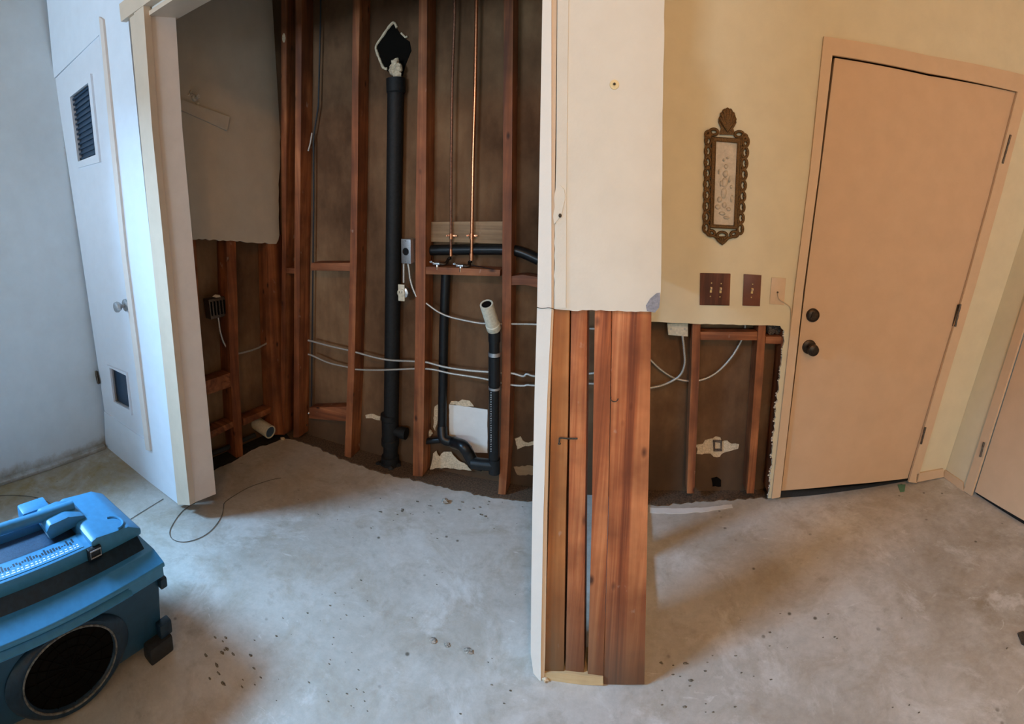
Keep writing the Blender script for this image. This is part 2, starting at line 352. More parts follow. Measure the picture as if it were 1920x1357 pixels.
# rear wall with openings for the added fill lights, and the right wall
bm = bmesh.new()
for (x0, z0, x1, z1) in ((-3, 0, -2.1, 3.4), (-.8, 0, -.1, 3.4), (-2.1, 0, -.8, 1.3), (-2.1, 2.5, -.8, 3.4), (1.5, 0, 3.2, 3.4), (-.1, 0, 1.5, .9), (-.1, 2.2, 1.5, 3.4)): box(bm, (x0, -2.7, z0), (x1, -2.6, z1))
struct(link('wall_rear', bm, 'wallr'))
bm = bmesh.new(); box(bm, (-.36, -2.6, 0), (-.28, -.55, 3.35)); struct(link('lamp_blocker', bm, 'wallr'))  # unseen partition added to keep the lamp off the blower area
struct(link('wall_right', rects(RW, [(-.02, 0, .17, 3.4), (.17, 2.05, 1.15, 3.4), (1.15, 0, 4.8, 3.4)], .10), 'wallr'))
# closet front wall left of the opening (C-shaped round the small door)
wl = [(82, -60), (231, -60), (237, 0), (260, 240), (285, 480), (309, 712), (333, 944), (198, 838), (195, 771), (272, 825), (229, 445), (186, 65), (101, 147)]
bm = bmesh.new()
for q in ([(82, -60), (231, -60), (237, 0), (186, 65), (101, 147)], [(237, 0), (260, 240), (285, 480), (309, 712), (333, 944), (272, 825), (229, 445), (186, 65)], [(195, 771), (272, 825), (333, 944), (198, 838)]): prism(q, PW, .10, bm)
struct(link('wall_front_left', bm, 'pwhite'))
# header over the closet opening
hb = bmesh.new(); box(hb, (-1.70, 1.165, 2.05), (-.17, 1.265, 3.4)); struct(link('wall_closet_header', hb, 'white'))
# closet backing sheets
bm = bmesh.new(); box(bm, (-1.95, 2.012, 0), (.10, 2.03, 3.4)); struct(link('wall_closet_back', bm, 'paper'))
struct(link('wall_entry_back', rects(RBS, [(-.25, 0, 2.2, 3.4)], .02), 'paper'))
struct(link('wall_closet_left', rects(CLS, [(-.135, 0, .70, 3.4)], .02), 'paper'))
# closet left drywall (upper part, ragged lower edge)
low = ragged([(335, 449), (380, 449), (432, 451), (478, 455), (518, 457)], 1.6, 6, 3)+ragged([(518, 457), (522, 450), (524, 440), (523, 360), (526, 240), (524, 120), (526, -60)], 1.2, 14, 4)
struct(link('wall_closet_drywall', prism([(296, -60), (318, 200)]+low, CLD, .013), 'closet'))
# drywall of the entry wall with the cut-out at the bottom and the door opening
cut = ragged([(1440, 934), (1446, 880), (1452, 800), (1460, 720), (1466, 660), (1471, 640), (1471, 620), (1463, 611)], 1.8, 6, 5)
wr = [(1180, -60), (1400, -60), (1700, -60), (2080, -60), (1985, 225), (1890, 520), (1830, 706), (1769, 894), (1704, 903), (1757, 720), (1811, 538), (1860, 360), (1908, 169), (1740, 137), (1561, 102), (1536, 320), (1507, 540), (1486, 730), (1463, 932)]
wr += cut+ragged([(1463, 611), (1400, 609), (1300, 607), (1222, 603)], .8, 12, 6)+[(1175, 602)]
struct(link('wall_entry', prism(wr, RB, .013), 'wallr'))
bm = bmesh.new()
for i in range(70):   # crumbly gypsum along the cut edge
    t = random.random(); k = int(t*(len(cut)-1)); x, y = cut[k]; p = RB.off(-.004).at(x+random.uniform(-2.4, .6), y+random.uniform(-3, 3)); blob(bm, p, random.uniform(.002, .006), i, .6, 1)
o = link('plaster_crumb', bm, 'gypsum'); tag(o, 'ragged crumbling plaster along the cut edge beside the peach entry door', 'plaster', kind='stuff')
# side wall of the closet running back from the pillar: plate, studs, drywall above the cut
bm = bmesh.new(); box(bm, (.03, 1.25, 0), (.12, 1.96, .04)); box(bm, (.005, 1.60, .04), (.09, 1.64, 1.10)); box(bm, (.005, 1.92, .04), (.09, 1.96, 1.10)); box(bm, (-.03, 1.25, 1.08), (.035, 1.96, 3.4))
struct(link('wall_closet_side', bm, 'drywall'))
# ---------------------------------------------------------------- pillar
stp = prism([(1017, -60), (1017, 0), (1012, 290), (1007, 580), (1002, 750), (998, 960), (996, 1100), (995, 1226), (1000, 1262), (1014, 1279), (1014, 1226), (1019, 960), (1026, 750), (1034, 580), (1034, 290), (1034, 0), (1034, -60)], PB, .115, front=.012)
struct(link('trim_1', stp, 'white'))
stp = prism([(1033, -60), (1034, 0), (1034, 290), (1034, 580), (1026, 750), (1019, 960), (1014, 1226), (1014, 1281), (1020, 1279), (1022, 1226), (1026, 960), (1031, 750), (1038, 580), (1041, 290), (1044, 0), (1044, -60)], PB, .10, front=.008)
tag(link('jamb_board', stp, 'casing'), 'thin peach unpainted edge of jamb board between white trim and pillar studs', 'jamb board')
pd = [(1045, -60), (1045, 0), (1043, 290)]+ragged([(1040, 430), (1039, 579)], .8, 12, 8)+ragged([(1039, 579), (1075, 583), (1110, 581), (1150, 583), (1226, 585)], 1.0, 8, 9)+[(1233, 572), (1239, 549)]+ragged([(1240, 500), (1242, 250), (1246, 0)], .6, 30, 10)+[(1247, -60)]
struct(link('wall_pillar', prism(pd, PB, .09, front=.013), 'drywall'))
tag(link('corner_tape', prism([(1046, -60), (1045, 0), (1044, 250), (1041, 577), (1061, 577), (1063, 250), (1066, 0), (1066, -60)], PB, .004, front=.0165), 'drywall'), 'narrow raised strip of jointing down the left edge of the upper pillar drywall', 'jointing strip')
bm = bmesh.new(); prism([(1042, 352), (1050, 347), (1058, 356), (1060, 372), (1056, 388), (1053, 402), (1046, 412), (1039, 420), (1037, 405), (1040, 388), (1039, 370)], PB, .006, bm, front=.0195)
t = thing('plaster_blob', 'lumpy plaster patch with a small hole on the left edge of the pillar', 'plaster patch', PB.off(.014).at(1049, 385))
link('patch', bm, 'drywall', t); link('hole', prism(ell(1050, 404, 3, 4, 10), PB, .003, front=.0215), 'leaf', t)
bm = bmesh.new(); tag(link('exposed_metal_corner', prism([(1211, 573), (1219, 560), (1231, 550), (1237, 549), (1238, 560), (1236, 576), (1228, 586), (1213, 583)], PB, .02, front=.0155), 'bluegrey'), 'torn blue-grey bare corner patch at the lower right of the pillar drywall', 'corner patch')
t = thing('wall_anchor', 'round cream screw anchor with dark centre high on the pillar', 'wall anchor', PB.off(.013).at(1152, 159))
bm = bmesh.new(); lathe(bm, PB.off(.012).at(1152, 159), PB.N, [(0, .011), (.003, .010), (.0035, .004), (.002, .003)]); link('collar', bm, 'yellow', t, True)
bm = bmesh.new(); lathe(bm, PB.off(.012).at(1152, 158), PB.N, [(0, .0028), (.005, .0026)], 10); link('screw_hole', bm, 'leaf', t)
def pst(rows, mat, label, depth=.088, front=0):
    px = [(r[1], r[0]) for r in rows]+[(r[2], r[0]) for r in rows[::-1]]
    bm = prism(px, PB, depth, bev=.0015, front=front); return tag(link('pillar_stud', bm, mat, None, True), label, 'stud')
pst([(560, 1037, 1068.5), (780, 1033.5, 1065), (955, 1029.5, 1061), (1250, 1021, 1057), (1262, 1021, 1057)], 'fir2', 'honey coloured stud next to the white trim, leftmost of the exposed pillar studs')
pst([(560, 1071, 1101.5), (780, 1068.5, 1099.5), (955, 1066, 1097), (1264, 1060, 1095)], 'fir', 'orange stud left of the open gap in the pillar', front=-.002)
pst([(560, 1115.5, 1147), (780, 1112.5, 1143.5), (955, 1110, 1140), (1270, 1101.5, 1131.5)], 'fir', 'narrow orange stud right of the open gap in the pillar', front=.001)
pst([(560, 1148, 1222), (780, 1145, 1218.5), (955, 1141, 1214.5), (1270, 1132, 1208.5), (1283, 1132, 1208.5)], 'fir', 'widest plank of the pillar, with swirling orange grain, at its right side', .038, front=-.001)
tag(link('bottom_plate', prism([(1014, 1261), (1060, 1262), (1100, 1266), (1131, 1270), (1131, 1285), (1080, 1283), (1014, 1283)], PB, .086, front=.006, bev=.001), 'plate'), 'pale wooden bottom plate on the concrete under the pillar studs', 'wood plate')
bm = bmesh.new(); q = PB.off(.010); tube(bm, spline([q.at(1083, 822), q.at(1066, 822), q.at(1051, 821), q.at(1049, 824), q.at(1049, 831)], 5), .0022, 8); lathe(bm, q.at(1049, 831), V((0, 0, -1)), [(0, .004), (.002, .004)], 10)
tag(link('bent_nail', bm, 'leaf', None, True), 'bent rusty nail across the two left pillar studs', 'nail')
bm = bmesh.new(); q = PB.off(.003); tube(bm, [q.at(*p) for p in ell(1152, 747, 7, 6, 14)[:9]], .0012, 6); tag(link('wire_staple', bm, 'leaf'), 'small curved wire staple in the widest pillar plank', 'staple')
bm = bmesh.new(); q = PB.off(.016); tube(bm, spline([q.at(1006, 576), q.at(1016, 578), q.at(1030, 577), q.at(1040, 580)], 4), .0009, 5); tag(link('loose_thread', bm, 'leaf'), 'dark thin thread across the white trim at the foot of the upper drywall', 'thread')
# ---------------------------------------------------------------- closet opening jamb and casing (left)
c1 = prism([(233, -60), (240, 0), (262, 240), (285, 480), (309, 712), (333, 946), (341, 946), (317, 712), (293, 480), (270, 240), (250, 0), (245, -60)], PW, .02, front=.010)
prism([(243, -60), (249, 0), (270, 240), (293, 480), (317, 712), (341, 946), (356, 947), (332, 712), (309, 480), (285, 240), (268, 0), (262, -60)], PW, .03, c1, front=.018)
struct(link('trim_2', c1, 'casing_l'))
bm = bmesh.new()
j0 = [PW.off(.01).at(x, y) for x, y in ((262, -60), (268, 0), (285, 240), (309, 480), (332, 712), (356, 945))]
j1 = [p+V((.03, .125, 0)) for p in j0]
jv = [[bm.verts.new(p), bm.verts.new(q), bm.verts.new(q+V((-.10, 0, 0))), bm.verts.new(p+V((-.025, .02, 0)))] for p, q in zip(j0, j1)]
for A, B in zip(jv, jv[1:]):
    for k in range(4): bm.faces.new((A[k], A[(k+1) % 4], B[(k+1) % 4], B[k]))
bm.faces.new(jv[0]); bm.faces.new(jv[-1][::-1]); struct(link('trim_3', bm, 'jamb'))
bm = bmesh.new(); box(bm, (-1.70, 1.125, 2.065), (-.17, 1.165, 2.13)); box(bm, (-1.66, 1.15, 2.035), (-.17, 1.275, 2.05)); struct(link('trim_4', bm, 'casing_l'))
# baseboards
bm = bmesh.new(); a, b_ = fl(-60, 925), fl(198, 838)
poly(bm, [a+V((-.03, 0, 0)), a+V((.022, 0, 0)), b_+V((.022, -.01, 0)), b_+V((-.03, 0, 0))], V((0, 0, .020)), .004); struct(link('baseboard_left', bm, 'walll'))
struct(link('baseboard_back', prism([(1719, 888), (1769, 879), (1770, 894), (1718, 904)], RB, .012, front=.012), 'casing'))
struct(link('baseboard_right', prism([(1769, 879), (1804, 903), (1807, 922), (1770, 895)], RW, .012, front=.012), 'casing'))
# ---------------------------------------------------------------- door 1: narrow white door with two openings
def ring(pl, outer, inner, th, front, mat, name, parent):
    bm = bmesh.new(); q = pl.off(front); n = len(outer); d = -pl.N*th
    O = [q.at(*p) for p in outer]; I = [q.at(*p) for p in inner]
    vs = [[bm.verts.new(p) for p in L] for L in (O, I, [p+d for p in I], [p+d for p in O])]
    for A, B in ((0, 1), (1, 2), (2, 3), (3, 0)):
        for i in range(n): bm.faces.new((vs[A][i], vs[A][(i+1) % n], vs[B][(i+1) % n], vs[B][i]))
    return link(name, bm, mat, parent)
def hinge(pl, x0, y0, x1, y1, hw, parent, mat='hinge', front=.006, r=.005):
    bm = bmesh.new(); q = pl.off(front); A, B = q.at(x0, y0), q.at(x1, y1)
    tube(bm, [A, A+(B-A)*.33, A+(B-A)*.34, A+(B-A)*.66, A+(B-A)*.67, B], [r, r, r*.8, r, r*.8, r], 10)
    prism([(x0-hw, y0+1), (x0+hw, y0+1), (x1+hw, y1-1), (x1-hw, y1-1)], pl, .003, bm, front=.002)
    return link('hinge', bm, mat, parent, True)
d1 = struct(thing('door_1', None, None, fl(235, 868)))
h1 = [(131, 182), (165, 155), (179, 290), (146, 303)]; h2 = [(205, 689), (236, 704), (243, 769), (213, 753)]
DP = PW.off(-.006)
# slab made of a frame of faces round both openings
bm = bmesh.new()
LT, RT, LBt, RB_ = (103, 148), (186, 67), (196, 770), (271, 823)
prism([LT, RT, (206, 240), (224, 400), (229, 445), (271, 823), (234, 797), (243, 769), (236, 704), (200, 600), (179, 290), (165, 155), (131, 182)], DP, .035, bm)
prism([LT, (131, 182), (146, 303), (179, 290), (200, 600), (236, 704), (205, 689), (213, 753), (243, 769), (234, 797), (196, 770), (150, 459)], DP, .035, bm)
link('door_slab', bm, 'doorl', d1)
link('stop_strip', prism([(185, 31), (192, 36), (212, 240), (236, 480), (259, 660), (281, 846), (273, 843), (250, 660), (228, 480), (204, 240)], PW, .012, front=.012, bev=.002), 'jamb', d1)
ring(PW, [(128, 172), (169, 138), (186, 304), (145, 315)], h1, .012, .006, 'doorl', 'louvre_frame', d1)
ring(PW, [(199, 684), (236, 699), (246, 779), (210, 757)], h2, .012, .006, 'doorl', 'vent_frame', d1)
lv = link('louvre', prism([(128, 170), (168, 145), (182, 298), (140, 312)], PW, .004, front=-.030), 'glassd', d1)
bm = bmesh.new()
for i in range(13):
    t = (i+.5)/13; prism([(131+15*t, 184+119*t), (164+14*t, 157+133*t), (164+14*t, 161+133*t), (131+15*t, 188+119*t)], PW, .012, bm, front=-.018)
link('slats', bm, 'glassd', lv)
link('vent_flap', prism([(203, 685), (240, 700), (247, 778), (211, 760)], PW, .004, front=-.028), 'glassd', d1)
hinge(PW, 110, 236, 116, 279, 3.5, d1, 'hinge'); hinge(PW, 180, 695, 185, 720, 3, d1, 'hinge')
kb = bmesh.new(); kc = PW.at(236, 572); kd = (PW.N+V((-.25, 0, 0))).normalized()
lathe(kb, kc, PW.N, [(0, .030), (.006, .029), (.010, .018), (.012, .012)], 24); lathe(kb, kc, PW.N, [(.010, .010), (.024, .010), (.032, .019), (.045, .026), (.056, .024), (.060, .015)], 24)
link('doorknob', kb, 'steel', d1, True)
# ---------------------------------------------------------------- door 2: peach entry door
d2 = struct(thing('door_2', None, None, RB.at(1585, 918)))
RD = RB.off(-.006)
link('door_slab', prism([(1565, 108), (1740, 142), (1905, 173), (1858, 360), (1809, 538), (1755, 720), (1702, 897), (1582, 909), (1465, 920), (1488, 730), (1510, 540), (1539, 320)], RD, .035, bev=.002), 'doorr', d2, True)
bm = bmesh.new()
prism([(1545, 68), (1740, 104), (1935, 144), (1908, 172), (1740, 137), (1561, 103)], RB, .014, bm, front=.012)
prism([(1545, 68), (1561, 103), (1536, 320), (1507, 540), (1486, 730), (1463, 932), (1447, 935), (1470, 730), (1491, 540), (1519, 320)], RB, .014, bm, front=.012)
prism([(1908, 172), (1935, 144), (1879, 360), (1829, 538), (1774, 720), (1719, 905), (1704, 904), (1757, 720), (1811, 538), (1860, 360)], RB, .014, bm, front=.012)
struct(link('trim_5', bm, 'casing'))
link('threshold', prism([(1462, 921), (1703, 898), (1705, 905), (1461, 933)], RB, .05, front=-.03), 'rubber', d2)
link('rubber_seal', prism([(1464, 920), (1704, 897.5), (1704, 900), (1464, 922.5)], RB, .03, front=-.008), 'black', d2)
hinge(RB, 1895, 253, 1880, 306, 5, d2, 'hinge', .016, .006); hinge(RB, 1801, 570, 1791, 612, 5, d2, 'hinge', .016, .006); hinge(RB, 1735, 801, 1727, 832, 4, d2, 'hinge', .016, .006)
kb = bmesh.new(); lathe(kb, RD.at(1523.5, 590.5), RD.N, [(0, .031), (.010, .030), (.015, .024), (.016, .015)], 28); db = link('deadbolt', kb, 'bronze', d2, True)
kb = bmesh.new(); p = RD.off(.016).at(1523.5, 590.5); obox(kb, p, V((.004, 0, 0)), V((0, .005, 0)), V((.003, 0, .014)), .001); link('thumb_turn', kb, 'bronze', db)
kb = bmesh.new(); kc = RD.at(1517, 650); lathe(kb, kc, RD.N, [(0, .033), (.006, .032), (.012, .020)], 28); lathe(kb, kc, RD.N, [(.010, .011), (.030, .011), (.036, .020), (.050, .027), (.060, .025), (.065, .015)], 28); link('doorknob', kb, 'bronze', d2, True)
# ---------------------------------------------------------------- door 3 on the right wall
d3 = struct(thing('door_3', None, None, RW.at(1850, 950)))
RWD = RW.off(-.008)
def rwl(px, py, z=None): return RW.at(px, py)
sA = (RW.at(1808, 923)-RW.A).dot(RW.U); sB = sA+.055
bm = bmesh.new(); q = RW.off(.012)
poly(bm, [q.st(sA, 0), q.st(sB, 0), q.st(sB, 2.1), q.st(sA, 2.1)], -RW.N*.014); poly(bm, [q.st(sB, 2.04), q.st(sB+.92, 2.04), q.st(sB+.92, 2.1), q.st(sB, 2.1)], -RW.N*.014); struct(link('trim_6', bm, 'casing'))
bm = bmesh.new(); poly(bm, [RWD.st(sB+.003, .022), RWD.st(sB+.9, .045), RWD.st(sB+.9, 2.04), RWD.st(sB+.003, 2.04)], -RW.N*.035); link('door_slab', bm, 'doorr', d3)
bm = bmesh.new(); q = RW.off(-.03); poly(bm, [q.st(sB, 0), q.st(sB+.92, 0), q.st(sB+.92, .05), q.st(sB, .05)], -RW.N*.03); link('threshold', bm, 'black', d3)
hinge(RW, 1845, 829, 1838, 856, 3.5, d3, 'hinge', .016, .006)
# ================================================================== CLOSET STUDS
def stud(rows, plane, depth, label, mat='stud', name='wall_stud', cat='stud', front=0, grp=None):
    px = [(r[1], r[0]) for r in rows]+[(r[2], r[0]) for r in rows[::-1]]
    return tag(link(name, prism(px, plane, depth, bev=.0012, front=front), mat, None, True), label, cat, grp)
stud([(-60, 527, 537), (250, 527, 537), (453, 529, 536), (815, 524, 533)], CB, .086, 'corner stud at the left end of the closet back wall')
stud([(-60, 554, 566), (141, 554, 565), (480, 552, 562), (700, 551, 561), (820, 550, 560)], CB, .089, 'second back wall stud, just left of the dark hanging cable')
stud([(-60, 662, 676), (141, 660, 672), (300, 659, 671), (480, 656.5, 669), (700, 652, 664), (850, 646, 658), (858, 646, 658)], CB, .089, 'back wall stud between the dark hanging cable and the big black vent pipe')
stud([(-60, 786, 802), (141, 784, 800), (400, 779, 798), (600, 779, 797), (880, 774, 793), (893, 774, 792)], CB, .089, 'back wall stud behind the square steel electrical box')
stud([(-60, 945, 963), (141, 944, 961), (450, 942, 959), (700, 941, 957), (850, 938, 953), (927, 934, 948)], CB, .089, 'back wall stud just right of the cream standpipe stub')
stud([(440, 424, 442), (560, 427, 445), (700, 432, 448), (790, 437, 453), (858, 443, 456)], CL, .086, 'middle stud of the closet left wall beside the dark outlet box')
stud([(440, 502, 532), (640, 507, 533), (815, 514, 532)], CL, .086, 'reddish corner stud at the right end of the closet left wall')
stud([(440, 358, 367), (600, 366, 375), (800, 379, 388), (830, 380, 389)], CLS, .02, 'thin upright strip low on the closet left wall next to the white jamb', front=.022, name='wall_strip', cat='batten')  # narrow upright strip set against the closet left sheet
stud([(440, 340, 352), (600, 349, 361), (800, 362, 376), (905, 368, 380)], CL, .086, 'leftmost stud of the closet left wall, half hidden by the jamb')
# entry wall studs
stud([(596, 1299, 1314), (700, 1296, 1311), (800, 1292, 1307), (925, 1288, 1302)], RBF, .089, 'left stud in the opening below the switches')
stud([(596, 1423, 1437), (700, 1416, 1431), (800, 1409, 1423), (925, 1400, 1414)], RBF, .089, 'right stud in the opening below the switches')
stud([(600, 1468, 1480), (700, 1461, 1474), (800, 1452, 1465), (925, 1440, 1453)], RBF, .089, 'dark stud at the door side edge of the opening below the switches', front=-.002)
# blocks
def block(px, plane, depth, label, mat='studx', front=-.004, name='wood_block'):
    return tag(link(name, prism(px, plane, depth, bev=.0015, front=front), mat, None, True), label, 'wood block')
block([(537, 502), (552, 503), (552, 513), (536, 512)], CB, .08, 'short wood block at the left corner of the closet back wall')
block([(583, 493), (657, 493), (656, 508), (582, 507)], CB, .08, 'wood block at mid height right of the dark hanging cable')
block([(797, 500), (938, 506), (937, 518), (797, 514)], CB, .085, 'wood block carrying the two chrome shutoff valves')
block([(957, 518), (980, 515), (1012, 520), (1012, 541), (985, 533), (957, 535)], CB, .06, 'pale reddish wood block left of the white pillar trim')
block([(806, 416), (944, 415), (944, 457), (806, 453)], CBS, .02, 'flat tan board behind the copper pipes', 'tan', .03, 'pipe_board')
block([(580, 764), (650, 762), (649, 790), (579, 784)], CB, .06, 'dark damp wood block low at the left of the closet back wall', 'studx', -.03)
block([(362, 722), (440, 696), (441, 722), (364, 749)], CL, .07, 'sloping looking wood block across the closet left wall')
block([(370, 820), (447, 785), (448, 795), (372, 834)], CL, .07, 'low wood ledge of the closet left wall above the dark gap')
block([(456, 785), (512, 762), (512, 772), (457, 798)], CL, .06, 'low dark wood ledge above the cream pipe stub', front=-.02)
block([(1313, 622), (1420, 622), (1420, 638), (1313, 637)], RBF, .06, 'long wood block under the switches between two studs')
block([(1436, 631), (1468, 631), (1467, 645), (1435, 644)], RBF, .06, 'short bright wood block beside the door side stud')
# ================================================================== PIPES IN THE CLOSET
# vent stack
t = thing('vent_pipe', 'tall thick black vent pipe standing in the closet back wall', 'pipe', CBM.at(733, 868))
q = Plane((-1.65, 1.974), (0, 1.974)); a = q.at(742, 152); b_ = q.at(732, 868); R_ = .036
bm = bmesh.new(); tube(bm, [a, b_], R_, 28); link('pipe', bm, 'castiron', t, True)
bm = bmesh.new(); lathe(bm, a+V((0, 0, .0)), V((0, 0, -1)), [(-.012, .034), (-.010, .041), (.045, .041), (.050, .036)], 28); link('top_collar', bm, 'castiron', t, True)
c = q.at(731, 805); bm = bmesh.new(); lathe(bm, c+V((0, 0, .085)), V((0, 0, -1)), [(0, .036), (.004, .044), (.03, .044), (.034, .040), (.13, .040), (.134, .044), (.165, .044), (.17, .036)], 28)
tube(bm, [c+V((0, 0, 0)), c+V((.085, -.004, 0))], .024, 20); tube(bm, [c+V((.060, -.003, 0)), c+V((.092, -.004, 0))], .029, 20); link('side_tee', bm, 'castiron', t, True)
bm = bmesh.new(); lathe(bm, q.at(732, 872), V((0, 0, 1)), [(0, .058), (.012, .056), (.02, .046), (.05, .044), (.055, .037)], 28)
for k in range(4):
    an = k*math.pi/2+.5; blob(bm, q.at(732, 868)+V((.056*math.cos(an), .03*math.sin(an)-.02, .0)), .016, k, .3, 1)
link('foot_flange', bm, 'castiron', t, True)
# torn opening round the vent head
hole = [(735, 42), (744, 53), (752, 66), (768, 78), (771, 95), (760, 122), (755, 142), (735, 140), (719, 128), (706, 90), (712, 72), (722, 58)]
tag(link('wall_opening', prism(hole, CBS, .004, front=.003), 'dark'), 'black ragged opening in the backing above the vent pipe', 'wall opening')
bm = bmesh.new(); pts = [CBS.off(.008).at(*p) for p in [(744, 52), (738, 42), (728, 52), (717, 68), (705, 86), (706, 96), (712, 112), (719, 127), (726, 129)]]; tube(bm, resample(spline(pts, 4), .01), [.0045+.002*random.random() for _ in resample(spline(pts, 4), .01)], 6); tube(bm, [CBS.off(.008).at(*p) for p in [(752, 62), (760, 70), (764, 68)]], .004, 6)
tag(link('torn_paper_edge', bm, 'torn'), 'whitish torn paper rim round the black opening above the vent pipe', 'torn paper')
bm = bmesh.new(); 
for i, (x, y, r) in enumerate(((742, 118, .018), (747, 128, .02), (738, 133, .02), (744, 140, .02), (735, 126, .012))): blob(bm, Plane((-1.65, 1.965), (0, 1.965)).at(x, y), r, i, .5, 2)
tag(link('vent_sealant', bm, 'torn', None, True), 'pale crumpled sealant lump on top of the vent pipe', 'sealant')
# horizontal black pipe behind the copper lines
bm = bmesh.new(); q = Plane((-1.65, 1.985), (0, 1.985)); tube(bm, spline([q.at(806, 469), q.at(870, 468), q.at(945, 468), q.at(975, 472), q.at(1010, 487)], 6), .023, 18); tag(link('branch_pipe', bm, 'black', None, True), 'horizontal black pipe behind the copper lines under the tan board', 'pipe')
# black drain (second)
q = Plane((-1.65, 1.985), (0, 1.985)); t = thing('drain_pipe', 'black drain with a trap and a standpipe topped by a tilted cream stub', 'pipe', q.at(832, 825))
bm = bmesh.new(); tube(bm, [q.at(836, 512), q.at(832, 620), q.at(829, 810)], .021, 20); link('pipe', bm, 'black', t, True)
bm = bmesh.new(); q2 = Plane((-1.65, 1.965), (0, 1.965)); q3 = Plane((-1.65, 1.91), (0, 1.91))
tube(bm, spline([q.at(829, 800), q2.at(832, 822), q2.at(850, 829), q3.at(868, 836), q3.at(878, 850), q3.at(888, 866), q3.at(905, 872)], 7), [.024]*14+[.027]*29, 20); tube(bm, [q2.at(832, 824), q2.at(797, 827)], .015, 14); link('trap', bm, 'black', t, True)
# standpipe
q = Plane((-1.65, 1.898), (0, 1.898)); bm = bmesh.new(); tube(bm, [q.at(927, 618), q.at(926, 880)], .0225, 24); link('standpipe', bm, 'black', t, True)
for y0, y1, m in ((622, 640, 'black'), (660, 667, 'steel'), (725, 729, 'steel'), (668, 722, 'black'), (860, 886, 'black')):
    bm = bmesh.new(); a, b_ = q.at(927, y0), q.at(927, y1); tube(bm, [a, b_], .0255, 24); tag(link('coupling' if m == 'black' else 'clamp_band', bm, m, t, True), None, None)
bm = bmesh.new(); tube(bm, [q.at(885, 868), q.at(926, 872)], .026, 20); link('elbow', bm, 'black', t, True)
tp = Plane((-1.65, 1.825), (0, 1.825)); a = tp.at(912, 570); b_ = q.at(926, 616); ax = (b_-a).normalized()
bm = bmesh.new(); lathe(bm, a, ax, [(.02, .0195), (0, .0205), (0, .027), (.004, .0275), ((b_-a).length*.8, .0275), ((b_-a).length*.82, .030), ((b_-a).length, .030), ((b_-a).length+.01, .024)], 28); st_ = link('standpipe_stub', bm, 'pvc', t, True); st_['label'] = 'tilted cream plastic stub'
bm = bmesh.new(); lathe(bm, a+ax*.002, ax, [(0, .0203), (.002, .0203)], 24); link('bore', bm, 'dark', st_)
bm = bmesh.new(); qq = Plane((-1.65, 1.875), (0, 1.875))
for i in range(26):
    y = 735+i*4.4; prism([(919.5, y), (921.5, y), (921.5, y+random.uniform(1.2, 3.2)), (919.5, y+2)], qq, .001, bm, front=.0005)
link('print_line', bm, 'steel', t)
# copper lines
def copper(xs, label, r, m):
    pts = [CBM.off(.012).at(x, y) for x, y in xs]; bm = bmesh.new(); tube(bm, pts, r, 14)
    t = thing('copper_pipe', label, 'pipe', pts[-1]); link('pipe', bm, m, t, True)
    bm = bmesh.new(); c = CBM.off(.012).at(xs[-1][0]+.3, 443); tube(bm, [c+V((0, 0, .012)), c-V((0, 0, .012))], r*1.35, 14)
    obox(bm, c+V((0, .004, .002)), V((.024, 0, 0)), V((0, .002, 0)), V((0, 0, .004)), .001)
    for s in (-1, 1): lathe(bm, c+V((s*.019, 0, .002)), V((0, -1, 0)), [(0, .0035), (.004, .003)], 8)
    link('pipe_strap', bm, 'copper', t, True)
    bm = bmesh.new(); tube(bm, [pts[-1]+V((0, 0, .03)), pts[-1]], r*1.3, 14); link('elbow_joint', bm, 'copper', t, True)
copper([(853, -60), (852, 40), (848, 150), (846, 300), (845.5, 480)], 'thin dull copper pipe, left of the two in the closet', .0055, 'dullcopper')
copper([(894, -60), (893, 40), (891, 160), (887, 300), (884, 488)], 'bright shining copper pipe, right of the two in the closet', .0072, 'copper')
def valve(x, y, xc, yc, label):
    q = Plane((-1.65, 1.935), (0, 1.935)); c = q.at(x, y); t = thing('shutoff_valve', label, 'valve', q.at(x, y+9))
    bm = bmesh.new(); tube(bm, [c+V((-.018, 0, 0)), c+V((.012, 0, 0))], .008, 14); tube(bm, [c, c+V((0, -.004, -.026))], .006, 12); tube(bm, [c+V((0, -.004, -.012)), c+V((0, -.004, -.026))], .0075, 6); link('valve_body', bm, 'chrome', t, True)
    bm = bmesh.new(); h = c+V((-.018, -.006, .004)); tube(bm, [c+V((-.012, 0, 0)), h+V((-.004, 0, 0))], .004, 10)
    tube(bm, [h+V((-.002, -.016, .006)), h+V((-.002, .016, -.006))], .0042, 10); tube(bm, [h+V((-.014, 0, .003)), h+V((.012, 0, -.003))], .0042, 10); link('handle', bm, 'chrome', t, True)
    bm = bmesh.new(); e = CBM.off(.012).at(xc, yc); tube(bm, spline([c+V((.010, 0, 0)), c+V((.035, .006, .0)), e+V((-.01, 0, -.004)), e], 5), .0065, 12); link('supply_elbow', bm, 'bronze', t, True)
valve(820, 494, 845, 484, 'chrome shutoff valve under the dull copper pipe')
valve(864, 498, 884, 490, 'chrome shutoff valve under the bright copper pipe')
bm = bmesh.new(); q = Plane((-1.65, 1.93), (0, 1.93)); tube(bm, spline([q.at(886, 497), q.at(905, 501), q.at(925, 505), q.at(936, 508)], 5), .0015, 6); tag(link('black_wire', bm, 'black'), 'thin black wire lying on the valve block', 'wire')
